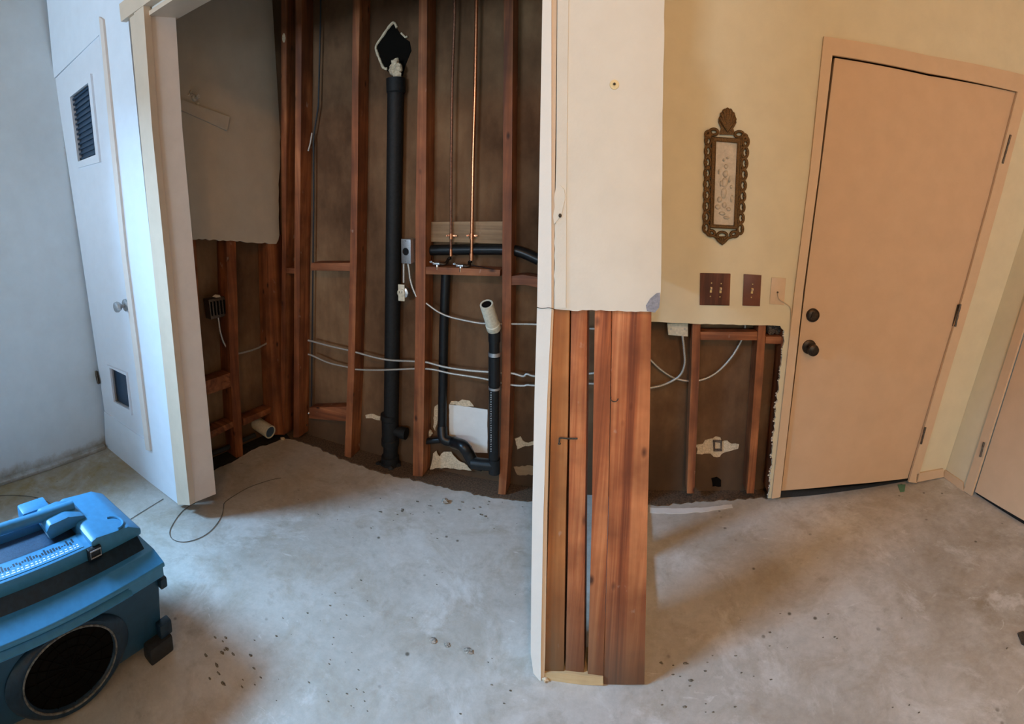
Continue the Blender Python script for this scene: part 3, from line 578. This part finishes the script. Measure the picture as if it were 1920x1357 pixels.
# ---------------------------------------------------------------- electrical
def flex(segs, plane, r, label, cat='conduit', name='flex_conduit', mat='flex', step=.0042):
    bm = bmesh.new()
    for s in segs: tube(bm, resample(spline([plane.at(*p) for p in s], 8), step), r, 10, ridged=.16)
    return tag(link(name, bm, mat, None, True), label, cat)
CC = Plane((-1.65, 1.932), (0, 1.932))
flex([[(775, 545), (786, 560), (800, 569), (821, 584), (844, 594), (879, 602), (905, 606), (940, 607), (967, 607), (1007, 608), (1050, 613), (1108, 616), (1150, 618)]], CC, .0048, 'topmost metal conduit, running behind the cream standpipe stub')
flex([[(578, 638), (587, 640), (617, 648), (652, 656), (671, 661), (704, 670), (733, 675), (776, 677), (800, 679), (835, 688), (876, 694), (914, 697), (940, 699), (960, 699.5), (981, 705), (988, 701), (1005, 705), (1060, 703), (1108, 700), (1160, 690)]], CC, .0055, 'upper of the two long conduits crossing the closet back wall')
flex([[(578, 664), (587, 667), (617, 680), (652, 688), (666, 692), (704, 693.5), (740, 692.5), (776, 691), (809, 692), (846, 700), (885, 706), (913, 711), (957, 721), (981, 723), (989, 721.5), (1005, 722.5), (1060, 721), (1108, 719), (1160, 722)]], CC, .0050, 'lower of the two long conduits crossing the closet back wall')
bm = bmesh.new(); q = Plane((-1.65, 1.985), (0, 1.985)); tube(bm, [q.at(*p) for p in ((602, -60), (601, 35), (597, 198), (588, 255), (588, 380), (586, 560), (584, 740), (583, 775))], .0042, 10, ridged=.1)
tag(link('hanging_cable', bm, 'rubber', None, True), 'dark cable hanging down the left part of the closet back wall', 'cable')
bm = bmesh.new(); tube(bm, [q.off(.01).at(*p) for p in ((585, 249), (582, 268), (578, 283))], .004, 8); tag(link('cable_stub', bm, 'flex', None, True), 'short bright cable end beside the dark hanging cable', 'cable')
bm = bmesh.new()
for i, (x, y) in enumerate(((582, 771), (579, 774), (585, 775), (566, 796), (571, 793), (575, 797), (562, 800))): blob(bm, q.at(x, y), .006, i, .7, 1)
tag(link('foil_scrap', bm, 'chrome'), 'small shiny foil scraps at the foot of the dark hanging cable', 'foil', kind='stuff')
# steel box
q = Plane((-1.65, 1.90), (0, 1.90)); c = q.at(762, 471); t = thing('electrical_box', 'square galvanised steel box with a black hole on the closet back wall', 'electrical box', c+V((0, .02, -.05)))
an = math.radians(10); ax = V((math.cos(an), -math.sin(an), 0)); ay = V((math.sin(an), math.cos(an), 0)); az = V((0, 0, 1))
cc = c+ay*.030; bm = bmesh.new(); obox(bm, cc, ax*.0235, ay*.030, az*.052, .003); link('box_body', bm, 'steel', t, True)
bm = bmesh.new(); obox(bm, cc-ay*.032, ax*.025, ay*.0018, az*.053, .001); cv = link('cover', bm, 'steel', t, True)
bm = bmesh.new(); lathe(bm, cc-ay*.0335-az*.001+ax*-.001, -ay, [(0, .0165), (.0012, .0165), (.0013, .014), (.0005, .0135)], 26); link('socket_hole', bm, 'black', cv, True)
for z in (.045, -.045):
    bm = bmesh.new(); lathe(bm, cc-ay*.0335+az*z, -ay, [(0, .003), (.0015, .0025)], 10); link('screw', bm, 'chrome', cv)
q = Plane((-1.65, 1.915), (0, 1.915)); flex([[(757, 494), (757, 512), (757, 530)]], q, .0055, 'short conduit from the steel box down to the round receptacle')
flex([[(765, 494), (767, 505), (769, 522), (774, 540), (781, 556)]], q.off(-.01), .0055, 'curved conduit from the steel box passing behind its stud')
c = q.at(753, 549); t = thing('receptacle', 'cream round receptacle hanging in a metal ring below the steel box', 'receptacle', c+V((0, .02, -.045)))
bm = bmesh.new(); lathe(bm, c+V((.003, .030, 0)), V((0, -1, 0)), [(0, .025), (.002, .027), (.024, .027), (.026, .024)], 8); link('ring_box', bm, 'steel', t, True)
bm = bmesh.new(); lathe(bm, c+V((-.002, .006, 0)), V((0, -1, 0)), [(0, .0185), (.009, .0185), (.011, .015)], 24); obox(bm, c+V((-.002, .004, 0)), V((.016, 0, 0)), V((0, .004, 0)), V((0, 0, .038)), .003); f_ = link('outlet_face', bm, 'pvc', t, True)
bm = bmesh.new()
for s in (-1, 1): obox(bm, c+V((-.002+s*.006, -.0052, .004)), V((.0012, 0, 0)), V((0, .001, 0)), V((0, 0, .005)))
link('slots', bm, 'leaf', f_)
# dark outlet box on the closet left wall
c0 = CL.off(-.05)
t = thing('outlet_box', 'dark metal outlet box with torn paper on the closet left wall', 'electrical box', c0.at(408, 600))
bm = prism([(391, 562), (421, 556), (425, 592), (396, 599)], CL, .05, bev=.002, front=-.028); link('box_body', bm, 'hinge', t, True)
bm = bmesh.new()
for i in range(5): prism([(395+i*6, 566-i), (397.5+i*6, 566-i), (400+i*6, 592-i), (397.5+i*6, 592-i)], CL, .004, bm, front=-.024)
link('wire_slots', bm, 'dark', t)
link('paper_flag', prism([(398, 556), (404, 552), (412, 553), (414, 557), (406, 558)], CL, .003, front=-.02), 'torn', t)
flex([[(409, 595), (411, 608), (413, 622), (420, 643), (431, 657), (445, 662), (455, 661), (479, 654), (497, 645), (512, 637)]], CL.off(-.035), .0055, 'conduit curving from the dark outlet box to the closet corner')
# cream pipe stub low in the left wall
a = CL.off(-.06).at(487, 797); b_ = CL.off(.03).at(507, 810); ax = (b_-a).normalized()
t = thing('pipe_stub', 'short cream drain pipe stub open towards the room near the closet floor', 'pipe', a)
bm = bmesh.new(); lathe(bm, b_, -ax, [(.03, .029), (0, .030), (0, .036), (.01, .036), ((b_-a).length+.05, .036)], 26); link('pipe', bm, 'pvc', t, True)
bm = bmesh.new(); lathe(bm, b_-ax*.004, -ax, [(0, .030), (.002, .030)], 26); link('bore', bm, 'glassd', t)
# black hose in the gap under the left wall
bm = bmesh.new(); tube(bm, spline([CLS.off(.03).at(392, 852), CLS.off(.035).at(420, 842), CLS.off(.03).at(440, 832), CLS.off(.03).at(478, 815)], 5), .012, 12); tag(link('black_hose', bm, 'rubber', None, True), 'black hose in the dark gap under the closet left wall', 'hose')
# grey box and conduits, entry wall
t = thing('junction_box', 'grey white junction box at the top of the opening right of the pillar', 'electrical box', RBM.at(1270, 631))
bm = prism([(1251, 606), (1290, 606), (1290, 631), (1253, 628)], RBM, .035, bev=.002, front=.02); link('box_body', bm, 'pvc', t, True)
for x in (1258, 1284): bm = bmesh.new(); lathe(bm, RBM.off(.02).at(x, 617), RBM.N, [(0, .004), (.0015, .003)], 10); link('screw', bm, 'steel', t)
flex([[(1205, 660), (1221, 676), (1238, 692), (1259, 706), (1277, 712), (1294, 714), (1312, 712.6), (1332.6, 705), (1353, 690), (1374, 666), (1388.6, 641), (1396, 622), (1397, 606)]], RB.off(-.088), .0058, 'long conduit sweeping up to the right through the opening under the switches')
flex([[(1205, 729), (1221, 726.5), (1241, 722), (1262, 713), (1277, 701), (1284, 681), (1283, 657), (1280, 629)]], RBM.off(.014), .0058, 'conduit looping down to the left from the grey white junction box')
bm = bmesh.new()
for i in range(9): blob(bm, RBM.at(1443+random.uniform(0, 22), 612+random.uniform(0, 13)), random.uniform(.012, .022), i, .7, 2)
tag(link('insulation', bm, 'insul', None, True), 'crumpled grey insulation above the short bright block', 'insulation', kind='stuff')
# ---------------------------------------------------------------- patches and torn paper
def flatp(px, plane, label, mat='torn', name='torn_paper', cat='torn paper', front=.003, amp=1.2, seed=1, th=.003):
    return tag(link(name, prism(ragged(px+[px[0]], amp, 5, seed)[:-1], plane, th, front=front), mat), label, cat)
flatp([(842, 758), (880, 763), (914, 768), (914, 849), (890, 848), (884, 836), (870, 826), (842, 816)], CBS, 'clean white board patch behind the black standpipe', 'patchw', 'board_patch', 'patch', .006, .4, 2)
flatp([(843, 757), (846, 752), (860, 753), (866, 749), (880, 751), (889, 762), (875, 762)], CBS, 'torn cream scrap along the top of the white board patch', seed=3)
flatp([(815, 762), (821, 758), (820, 790), (816, 808), (812, 800)], CBS, 'narrow torn strip left of the slimmer black drain pipe', seed=4)
bm = bmesh.new()
for i in range(6): blob(bm, CBS.off(.02).at(802+random.uniform(0, 13), 808+random.uniform(0, 15)), random.uniform(.006, .012), i+20, .6, 2)
tag(link('foam_lump', bm, 'torn', None, True), 'small cream foam lump beside the foot of the slimmer drain pipe', 'foam')
flatp([(806, 880), (812, 850), (818, 845), (824, 856), (832, 847), (846, 847), (858, 862), (870, 868), (884, 882), (850, 878), (822, 877)], CBS, 'large torn cream patch under the black trap', front=.02, seed=5)
flatp([(965, 822), (976, 818), (980, 826), (990, 830), (1003, 826), (1003, 833), (985, 836), (970, 842)], CBS, 'torn cream strip between the right stud and the white pillar trim', seed=6)
flatp([(685, 778), (700, 776), (713, 781), (712, 788), (698, 784), (686, 784)], CBS, 'pale torn strip left of the vent pipe', seed=7)
flatp([(963, 875), (1010, 872), (1012, 890), (970, 890)], CBS, 'dull brown scrap low beside the white pillar trim', 'tan', seed=8)
flatp([(1306, 851), (1308, 842), (1304, 834), (1318, 832), (1322, 825), (1336, 822), (1342, 818), (1351, 820), (1353, 828), (1364, 826), (1372, 832), (1386, 833), (1384, 841), (1370, 845), (1362, 847), (1352, 852), (1350, 856), (1338, 856), (1332, 850)], RBS, 'torn cream paper star round the little box hole in the entry wall', seed=9)
ob = link('box_cutout', ring(RBS, [(1337, 825), (1354, 826), (1354, 846), (1338, 846)], [(1341, 829), (1351, 830), (1351, 842), (1341, 842)], .01, .009, 'insul', 'box_cutout', None).data and bmesh.new() or bmesh.new(), 'insul') if False else ring(RBS, [(1337, 825), (1354, 826), (1354, 846), (1338, 846)], [(1341, 829), (1351, 830), (1351, 842), (1341, 842)], .01, .009, 'insul', 'box_cutout', None)
tag(ob, 'small grey square box rim in the middle of the torn paper star', 'box rim')
flatp([(1334, 897), (1344, 894), (1352, 900), (1352, 912), (1336, 912)], RBS, 'dark round hole low in the entry wall backing', 'dark', 'wall_hole', 'hole', seed=10)
tag(link('plaster_smudge', prism(ell(532, 71, 3, 9, 10), CB, .002, front=.002), 'torn'), 'small pale plaster smudge high in the closet corner', 'plaster smudge')
# hanger strip and hook on the closet left drywall
tag(link('hanger_strip', prism([(322, 180), (330, 183), (431, 219), (427, 245), (334, 204), (324, 200)], CLD, .012, front=.013, bev=.002), 'closet'), 'painted wood strip sloping across the closet left drywall', 'hanger strip')
t = thing('wall_hook', 'small pale hook and crumbled plaster above the painted strip', 'hook', CLD.at(364, 186))
bm = bmesh.new(); lathe(bm, CLD.off(.001).at(364, 184), CLD.N, [(0, .016), (.008, .014), (.012, .006), (.03, .006), (.034, .010), (.04, .008)], 18); link('hook_body', bm, 'gypsum', t, True)
bm = bmesh.new()
for i, (x, y) in enumerate(((358, 172), (355, 178), (370, 193), (360, 177))): bm = bmesh.new(); blob(bm, CLD.off(.002).at(x, y), .008, i, .6, 2); link('plaster', bm, 'gypsum', t)
# ================================================================== ENTRY WALL OBJECTS
def plate(px, mat, label, toggles, cover=.006):
    cx = sum(p[0] for p in px)/4; cy = sum(p[1] for p in px)/4
    t = thing('switch_plate', label, 'switch plate', RB.at(cx, max(p[1] for p in px)))
    link('cover_plate', prism(px, RB, cover, bev=.0015, front=cover), mat, t, True)
    for (x, y) in toggles:
        c = RB.off(cover).at(x, y); bm = bmesh.new(); obox(bm, c+RB.N*.001, RB.U*.0045, RB.N*.0015, V((0, 0, .012)), .0008); tg = link('toggle_slot', bm, 'brass', t)
        bm = bmesh.new(); obox(bm, c+RB.N*.006+V((0, 0, .004)), RB.U*.003, RB.N*.007+V((0, 0, .004)), V((0, 0, .004)), .001); link('toggle', bm, 'creamplate', tg)
        for dy in (.028, -.028):
            bm = bmesh.new(); lathe(bm, c+V((0, 0, dy)), RB.N, [(0, .003), (.001, .0025)], 10); link('screw', bm, 'brass', t)
plate([(1313, 512), (1370, 513), (1368, 573), (1312, 572)], 'darkwood', 'wood grained double switch plate, leftmost of the three plates', [(1333, 543), (1351, 544)])
plate([(1395, 514), (1428, 516), (1425, 574), (1392.5, 573)], 'brownplate', 'plain brown single switch plate in the middle of the three plates', [(1410, 545)])
t = thing('cable_plate', 'pale cream wall plate with a cable beside the door casing', 'wall plate', RB.at(1457, 571))
link('cover_plate', prism([(1447, 520), (1474, 522), (1470, 572), (1443, 570)], RB, .004, bev=.0012, front=.004), 'creamplate', t, True)
bm = bmesh.new(); lathe(bm, RB.off(.004).at(1458, 548), RB.N, [(0, .004), (.003, .004), (.004, .002)], 12); link('socket', bm, 'leaf', t)
q = RB.off(.006); bm = bmesh.new(); tube(bm, spline([q.at(1458, 548), q.off(.006).at(1461, 560), q.at(1472, 568), q.at(1482, 577), q.at(1483, 600), q.at(1476, 680)], 6), .0018, 8); link('cable', bm, 'creamplate', t, True)
# ornate mirror frame
t = thing('ornate_frame', 'antique gilt openwork frame with an ivory relief above the switches', 'picture frame', RB.at(1355, 459))
q = RB.off(.010)
def crv(bm, pts, r, closed=True, q=q, seg=8): tube(bm, [q.at(*p) for p in pts], r, seg, closed)
O_ = [(1335.5, 256), (1391.5, 259.5), (1384, 430), (1331.5, 427.5)]; I_ = [(1343, 265), (1382.5, 268.5), (1376, 422.5), (1338, 420.5)]
def lerp2(A, B, t): return [(a[0]+(b[0]-a[0])*t, a[1]+(b[1]-a[1])*t) for a, b in zip(A, B)]
fr = ring(RB, O_, I_, .016, .018, 'gilt', 'inner_frame', t)
bm = bmesh.new(); crv(bm, lerp2(O_, I_, .12), .0035, q=RB.off(.018)); crv(bm, lerp2(O_, I_, .85), .0028, q=RB.off(.018)); link('moulding', bm, 'gilt', fr, True)
rp = link('relief_panel', prism([(1342, 264), (1383, 267.5), (1376.5, 423.5), (1337.5, 421.5)], RB, .008, front=.012), 'ivory', t)
bm = bmesh.new(); ip = RB.off(.012)
def lump(x, y, rx, rz, d=.010, s=0):
    c = ip.at(x, y); g = bmesh.ops.create_icosphere(bm, subdivisions=2, radius=1)
    for v in g['verts']: k = 1+.25*noise.noise(v.co*2+V((s, x, y))); v.co = c+RB.U*(v.co.x*rx*k)+V((0, 0, v.co.y*rz*k))+RB.N*(v.co.z*d)
for i, (x, y, a, b_) in enumerate(((1361, 312, .008, .010), (1360, 326, .011, .014), (1359, 342, .013, .020), (1357, 362, .012, .022), (1352, 344, .006, .012), (1368, 336, .005, .014), (1371, 350, .006, .008), (1349, 374, .010, .012), (1346, 388, .012, .010), (1358, 384, .010, .012), (1366, 392, .010, .008), (1354, 400, .014, .008), (1364, 296, .006, .005), (1357, 300, .005, .006), (1372, 372, .006, .016), (1348, 322, .004, .010), (1362, 408, .014, .006))): lump(x, y, a, b_, s=i)
link('figure_relief', bm, 'ivory', rp, True)
bm = bmesh.new()
for i in range(9):
    tt = i/8; y = 263+164*tt; xl = 1328.5-4*tt; xr = 1398-10.5*tt; y2 = y+2.5
    for x, yy in ((xl, y), (xr, y2)):
        crv(bm, ell(x, yy, 5.4, 9.0, 14), .0062); crv(bm, [(x-6, yy-9.5), (x+4, yy-10.5)], .006, False)
        lathe(bm, q.off(-.004).at(x-(4 if x < 1360 else -4), yy), RB.N, [(0, .008), (.008, .006), (.011, .001)], 8)
for x, y, rx, ry in ((1338, 247.5, 8, 5.5), (1386, 252, 8, 5.5), (1333, 437, 7, 5), (1377, 439, 7, 5), (1354, 441, 9, 6), (1328, 252, 5, 6), (1395.5, 258, 5, 6)): crv(bm, ell(x, y, rx, ry, 16), .0062)
crv(bm, spline([V((1331, 425, 0)), V((1328, 434, 0)), V((1336, 444, 0)), V((1345, 442, 0))], 5) and [(1328, 432), (1333, 441), (1343, 444), (1350, 450)], .006, False); crv(bm, [(1384, 434), (1378, 443), (1366, 446), (1358, 451)], .006, False)
link('openwork_border', bm, 'gilt', t, True)
bm = bmesh.new(); prism([(1349, 252), (1352, 240), (1347, 228), (1351, 214), (1358, 206), (1365, 202), (1373, 207), (1379, 216), (1381, 230), (1375, 241), (1379, 253)], RB, .010, bm, front=.012)
for i in range(7):
    an = math.radians(-90+(-75+25*i)); c = RB.off(.012).at(1364+13*math.cos(an), 229+22*math.sin(an)); base = RB.off(.014).at(1364, 246)
    tube(bm, spline([base, (base+c)/2+RB.N*.003, c], 5), [.004+.0055*(k/10) for k in range(11)], 10); blob(bm, c, .0095, i, .1, 2, (1, .7, 1.2))
link('finial', bm, 'gilt', t, True)
bm = bmesh.new(); prism([(1340, 446), (1348, 443), (1361, 443), (1368, 447), (1361, 455), (1354, 460), (1346, 454)], RB, .010, bm, front=.010)
for i in range(5):
    a = RB.off(.012).at(1354, 457); b_ = RB.off(.014).at(1344+5*i, 445.5+abs(i-2)*.6); tube(bm, [a, b_], [.003, .0055], 8)
link('shell_drop', bm, 'gilt', t, True)
# ================================================================== FLOOR BITS
def patch(px, z, mat, name, label, cat, kind=None, amp=2, seed=1, th=.004):
    P_ = Flat(z); bm = bmesh.new(); poly(bm, [P_.at(*p) for p in ragged(px+[px[0]], amp, 7, seed)[:-1]], V((0, 0, -th))); return tag(link(name, bm, mat), label, cat, None, kind)
patch([(545, 822), (580, 832), (620, 850), (652, 863), (700, 880), (745, 893), (790, 901), (860, 918), (925, 932), (1010, 938), (1010, 905), (900, 880), (780, 855), (650, 815), (560, 790), (530, 800)], .006, 'dirt', 'floor_dirt', 'brown dirt band along the foot of the closet back wall', 'dirt', 'stuff', 2.2, 3, .005)
patch([(372, 890), (400, 882), (426, 869), (479, 840), (525, 823), (545, 822), (528, 800), (500, 790), (380, 840), (365, 870)], .004, 'void', 'floor_dirt', 'black damp dirt under the open closet left wall', 'dirt', 'stuff', 1.6, 4, .003)
patch([(1205, 942), (1240, 946), (1290, 940), (1340, 938), (1390, 934), (1445, 932), (1440, 912), (1390, 890), (1205, 890)], .006, 'dirt', 'floor_dirt', 'brown dirt in the wall cavity under the switches', 'dirt', 'stuff', 2, 5, .005)
patch([(1218, 951), (1260, 953), (1320, 951), (1372, 945), (1374, 951), (1322, 959), (1262, 963), (1218, 961)], .002, 'patchw', 'adhesive_strip', 'whitish curved adhesive strip on the concrete right of the pillar', 'adhesive strip', None, .8, 6, .0015)
patch([(1908, 1186), (1935, 1180), (1940, 1215), (1915, 1206)], .004, 'leaf', 'dark_scrap', 'dark scrap on the floor at the right edge of the picture', 'scrap', None, 2, 8, .003)
patch([(1683, 908), (1698, 908), (1696, 921), (1688, 922)], .002, 'green', 'green_scrap', 'little green scrap in front of the entry door sill', 'scrap', None, 1, 9, .0015)
def chip(x, y, r, i, mat, name, label, cat, flat=.5, grp=None):
    bm = bmesh.new(); p = fl(x, y); blob(bm, p+V((0, 0, r*flat*.6)), r, i, .5, 2, (1, .8, flat)); return tag(link(name, bm, mat), label, cat, grp)
chip(812, 1201, .012, 1, 'bit', 'plaster_chip', 'leftmost of the chips in the row at the middle of the floor', 'plaster chip', .25)
chip(838, 1209, .009, 2, 'bit', 'plaster_chip', 'small middle chip in the row at the middle of the floor', 'plaster chip', .25)
chip(878, 1221, .013, 3, 'bit', 'plaster_chip', 'largest, rightmost chip in the row at the middle of the floor', 'plaster chip', .25)
chip(834, 942, .017, 4, 'bit', 'plaster_chip', 'grey rubble chip in front of the standpipe', 'plaster chip', .7)
chip(530, 824, .014, 6, 'torn', 'plaster_chip', 'cream plaster chip at the closet corner', 'plaster chip', .6)
chip(1022, 1275, .010, 6, 'torn', 'plaster_chip', 'cream crumb at the foot of the white pillar trim', 'plaster chip', .6)
bm = bmesh.new()
for i in range(150):
    ar = random.choice([(500, 1260, 930, 1010, .003), (1220, 1900, 1150, 1340, .0035), (380, 480, 1190, 1290, .005), (480, 980, 1040, 1340, .003), (1230, 1400, 1240, 1350, .0045), (700, 930, 936, 975, .005), (600, 700, 1100, 1340, .0025)])
    p = fl(random.uniform(ar[0], ar[1]), random.uniform(ar[2], ar[3]))
    if -.2 < p.x < .14 and p.y > 1.05 and p.y < 1.3: continue
    blob(bm, p, ar[4]*random.uniform(.5, 1.4), i, .6, 1, (1.4, .7, .45))
tag(link('floor_crumbs', bm, 'crumb'), 'tiny dark crumbs scattered over the bare concrete', 'crumbs', kind='stuff')
def wire(px, label, z=.0025, r=.0014, name='floor_wire'):
    bm = bmesh.new(); tube(bm, resample(spline([fl(x, y, z) for x, y in px], 8), .012), r, 7); return tag(link(name, bm, 'wire', None, True), label, 'wire')
wire([(366, 941), (341, 959), (323, 984), (318, 1000), (326, 1012), (348, 1015.6), (377, 1007), (399, 991), (415, 968), (419, 952), (421, 942), (439, 929), (468, 913), (506, 900), (527, 896)], 'thin looping wire on the floor in front of the closet opening')
wire([(240, 976), (262, 962), (288, 946), (306, 935)], 'short straight wire from the blue blower towards the white jamb')
wire([(-20, 930), (20, 928), (60, 931), (88, 940), (104, 952)], 'thin wire on the ochre floor behind the blue blower')
# ================================================================== BLUE BLOWER
BX, BY = -1.145, .69          # right side face x, far end y
t = thing('air_blower', 'blue floor drying blower with a carry handle and round side intake', 'blower', (BX-.19, BY-.35, 0))
YN = -.10
def xprof(prof, y0, y1, bm, bev=0, flip=None):
    poly(bm, [V((x, y0, z)) for x, z in prof], V((0, y1-y0, 0)), bev)
W_ = -.37
# lower housing (shade painted into its blue), slightly tapered towards the floor
bm = bmesh.new()
poly(bm, [V((BX-.008, BY-.01, .035)), V((BX, BY, .255)), V((BX, YN, .255)), V((BX-.008, YN, .035))], V((W_, 0, 0)), .010); link('lower_housing', bm, 'blue_shaded', t, True)
# seam flanges: two stacked lips
bm = bmesh.new(); xprof([(BX+.002, .250), (BX+.024, .254), (BX+.026, .260), (BX+.012, .272), (BX+W_-.012, .270), (BX+W_-.012, .240)], YN, BY-.11, bm, .002)
xprof([(BX+.020, .278), (BX+.018, .290), (BX-.035, .306), (BX+W_+.035, .306), (BX+W_-.018, .290), (BX+W_-.018, .278)], YN, BY+.012, bm, .004)
obox(bm, (BX+.004, BY-.055, .265), (.012, 0, 0), (0, .062, 0), (0, 0, .018), .004); link('seam_flange', bm, 'blue', t, True)
bm = bmesh.new(); xprof([(BX+.006, .268), (BX+.006, .280), (BX+W_, .280), (BX+W_, .268)], YN, BY-.08, bm); link('seam_gap', bm, 'black', t)
# dark sloping body under the top shell
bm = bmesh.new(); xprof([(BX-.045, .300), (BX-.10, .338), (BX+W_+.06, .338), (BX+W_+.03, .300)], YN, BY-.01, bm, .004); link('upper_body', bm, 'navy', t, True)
# top shell: far-end cap, rails each side of the recess
bm = bmesh.new()
CAPY = BY-.17
poly(bm, [V((BX-.085, y, z)) for y, z in ((BY+.004, .330), (BY+.004, .352), (BY-.04, .378), (CAPY+.02, .392), (CAPY, .385), (CAPY, .330))], V((-.25, 0, 0)), .009); link('end_cap', bm, 'blue', t, True)
bm = bmesh.new(); box(bm, (BX-.165, YN, .330), (BX-.088, CAPY+.01, .372), .005); box(bm, (BX-.335, YN, .330), (BX-.285, CAPY+.01, .372), .005); link('side_rail', bm, 'blue', t, True)
bm = bmesh.new(); box(bm, (BX-.287, YN, .330), (BX-.163, CAPY+.005, .345)); link('recess_floor', bm, 'glassd', t)
# arched finger cut and groove on the cap
bm = bmesh.new(); cpt = V((BX-.125, BY-.075, .3835)); tube(bm, [cpt+V((.034*math.cos(a), .034*math.sin(a), -.004*math.sin(a))) for a in [math.pi*k/10 for k in range(11)]], .004, 8); link('cap_rib', bm, 'blue', t, True)
# handle
bm = bmesh.new(); HX = BX-.245
poly(bm, [V((HX-.05, y, z)) for y, z in ((CAPY+.045, .380), (CAPY+.035, .402), (CAPY-.02, .418), (CAPY-.085, .415), (CAPY-.10, .395), (CAPY-.09, .365))], V((.105, 0, 0)), .010); link('handle_mount', bm, 'blue', t, True)
bm = bmesh.new(); tube(bm, [V((HX, y, z)) for y, z in ((CAPY+.02, .412), (CAPY-.05, .415), (CAPY-.2, .420), (CAPY-.35, .420), (YN, .415))], .017, 16); link('handle', bm, 'blue', t, True)
bm = bmesh.new(); box(bm, (BX-.39, CAPY-.13, .33), (BX-.325, CAPY-.03, .392), .012); link('cable_hook', bm, 'blue', t, True)
# instruction label with printed lines
lb = bmesh.new(); box(lb, (BX-.158, YN+.03, .3722), (BX-.098, CAPY-.02, .3735)); lo = link('label_strip', lb, 'blue', t)
bm = bmesh.new()
y = CAPY-.03
while y > YN+.05:
    L = random.uniform(.006, .014); box(bm, (BX-.110, y-L, .3735), (BX-.106, y, .3739)); box(bm, (BX-.119, y-L*.7, .3735), (BX-.115, y, .3739)); y -= L+.004
link('printed_marks', bm, 'white', lo)
bm = bmesh.new()
for i in range(16):
    y = CAPY-.035-i*.027
    for k in range(3): box(bm, (BX-.152+random.uniform(0, .018), y-.009*k-.006, .3735), (BX-.134+random.uniform(0, .010), y-.009*k, .3739))
link('blue_lettering', bm, 'navy', lo)
# latch
bm = bmesh.new(); obox(bm, (BX-.084, CAPY+.005, .352), (.010, 0, 0), (0, .022, 0), (0, 0, .018), .003); la = link('latch', bm, 'black', t, True)
bm = bmesh.new(); tube(bm, [V((BX-.072, CAPY-.012, .345)), V((BX-.072, CAPY-.012, .366)), V((BX-.072, CAPY+.022, .366)), V((BX-.072, CAPY+.022, .345))], .0025, 8, True); link('latch_wire', bm, 'steel', la, True)
# intake ring on the side
IC = V((BX, .375, .132)); XA = V((1, 0, 0))
bm = bmesh.new(); prof = [(-.02, .108), (.006, .108), (.014, .114), (.016, .124), (.010, .140), (.002, .150), (-.004, .150), (-.02, .15)]
rr = []
for d, r in prof: rr.append([bm.verts.new(IC+XA*d+V((0, math.cos(2*math.pi*k/48)*r*1.25, math.sin(2*math.pi*k/48)*min(r, .125+(.0 if r < .125 else 0))))) for k in range(48)])
for A, B in zip(rr, rr[1:]):
    for k in range(48): bm.faces.new((A[k], A[(k+1) % 48], B[(k+1) % 48], B[k]))
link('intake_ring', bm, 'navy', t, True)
bm = bmesh.new(); tube(bm, [IC+XA*.014+V((0, math.cos(2*math.pi*k/48)*.112*1.25, math.sin(2*math.pi*k/48)*.112)) for k in range(48)], .003, 8, True); link('worn_rim', bm, 'grey', t, True)
bm = bmesh.new(); rr = [bm.verts.new(IC+XA*.003+V((0, math.cos(2*math.pi*k/48)*.108*1.25, math.sin(2*math.pi*k/48)*.108))) for k in range(48)]; bm.faces.new(rr)
r2 = bmesh.ops.extrude_face_region(bm, geom=bm.faces[:]); bmesh.ops.translate(bm, vec=(-.006, 0, 0), verts=[v for v in r2['geom'] if isinstance(v, bmesh.types.BMVert)]); link('intake_opening', bm, 'dark', t)
bm = bmesh.new()
for rr_ in (.03, .055, .08): tube(bm, [IC+XA*.005+V((0, math.cos(2*math.pi*k/32)*rr_*1.25, math.sin(2*math.pi*k/32)*rr_)) for k in range(32)], .0016, 6, True)
for k in range(8): a = math.pi*k/8; tube(bm, [IC+XA*.005+V((0, math.cos(a)*.134, math.sin(a)*.107)), IC+XA*.005-V((0, math.cos(a)*.134, math.sin(a)*.107))], .0016, 6)
link('intake_grille', bm, 'dark', t, True)
# ribs / feet
for (x, y) in ((BX, BY-.035), (BX+W_, BY-.035), (BX, YN+.05), (BX+W_, YN+.05)):
    bm = bmesh.new(); obox(bm, (x+(.006 if x == BX else -.006), y, .027), (.022, 0, 0), (0, .042, 0), (0, 0, .027), .008); link('foot', bm, 'rubber', t, True)
bm = bmesh.new(); obox(bm, (BX+.006, BY+.004, .222), (.010, 0, 0), (0, .012, 0), (0, 0, .016), .005); link('corner_lug', bm, 'navy', t, True); bm = bmesh.new(); obox(bm, (BX+.006, BY-.008, .075), (.014, 0, 0), (0, .022, 0), (0, 0, .022), .006); link('corner_lug', bm, 'navy', t, True)

# ---------------------------------------------------------------- groups of repeats
GR = {'pillar_stud': 'exposed studs of the pillar', 'wall_stud': 'open wall studs of the closet and entry wall', 'wood_block': 'wood blocks between the wall studs',
      'copper_pipe': 'copper pipes in the closet', 'shutoff_valve': 'shutoff valves on the wood block', 'flex_conduit': 'flexible metal conduits in the open walls',
      'plaster_chip': 'plaster chips on the floor', 'torn_paper': 'torn paper remains on the wall backing', 'switch_plate': 'switch plates on the entry wall', 'floor_wire': 'thin wires on the floor'}
for o in SC.objects:
    k = o.name.split('.')[0]
    if o.parent is None and k in GR: o['group'] = GR[k]
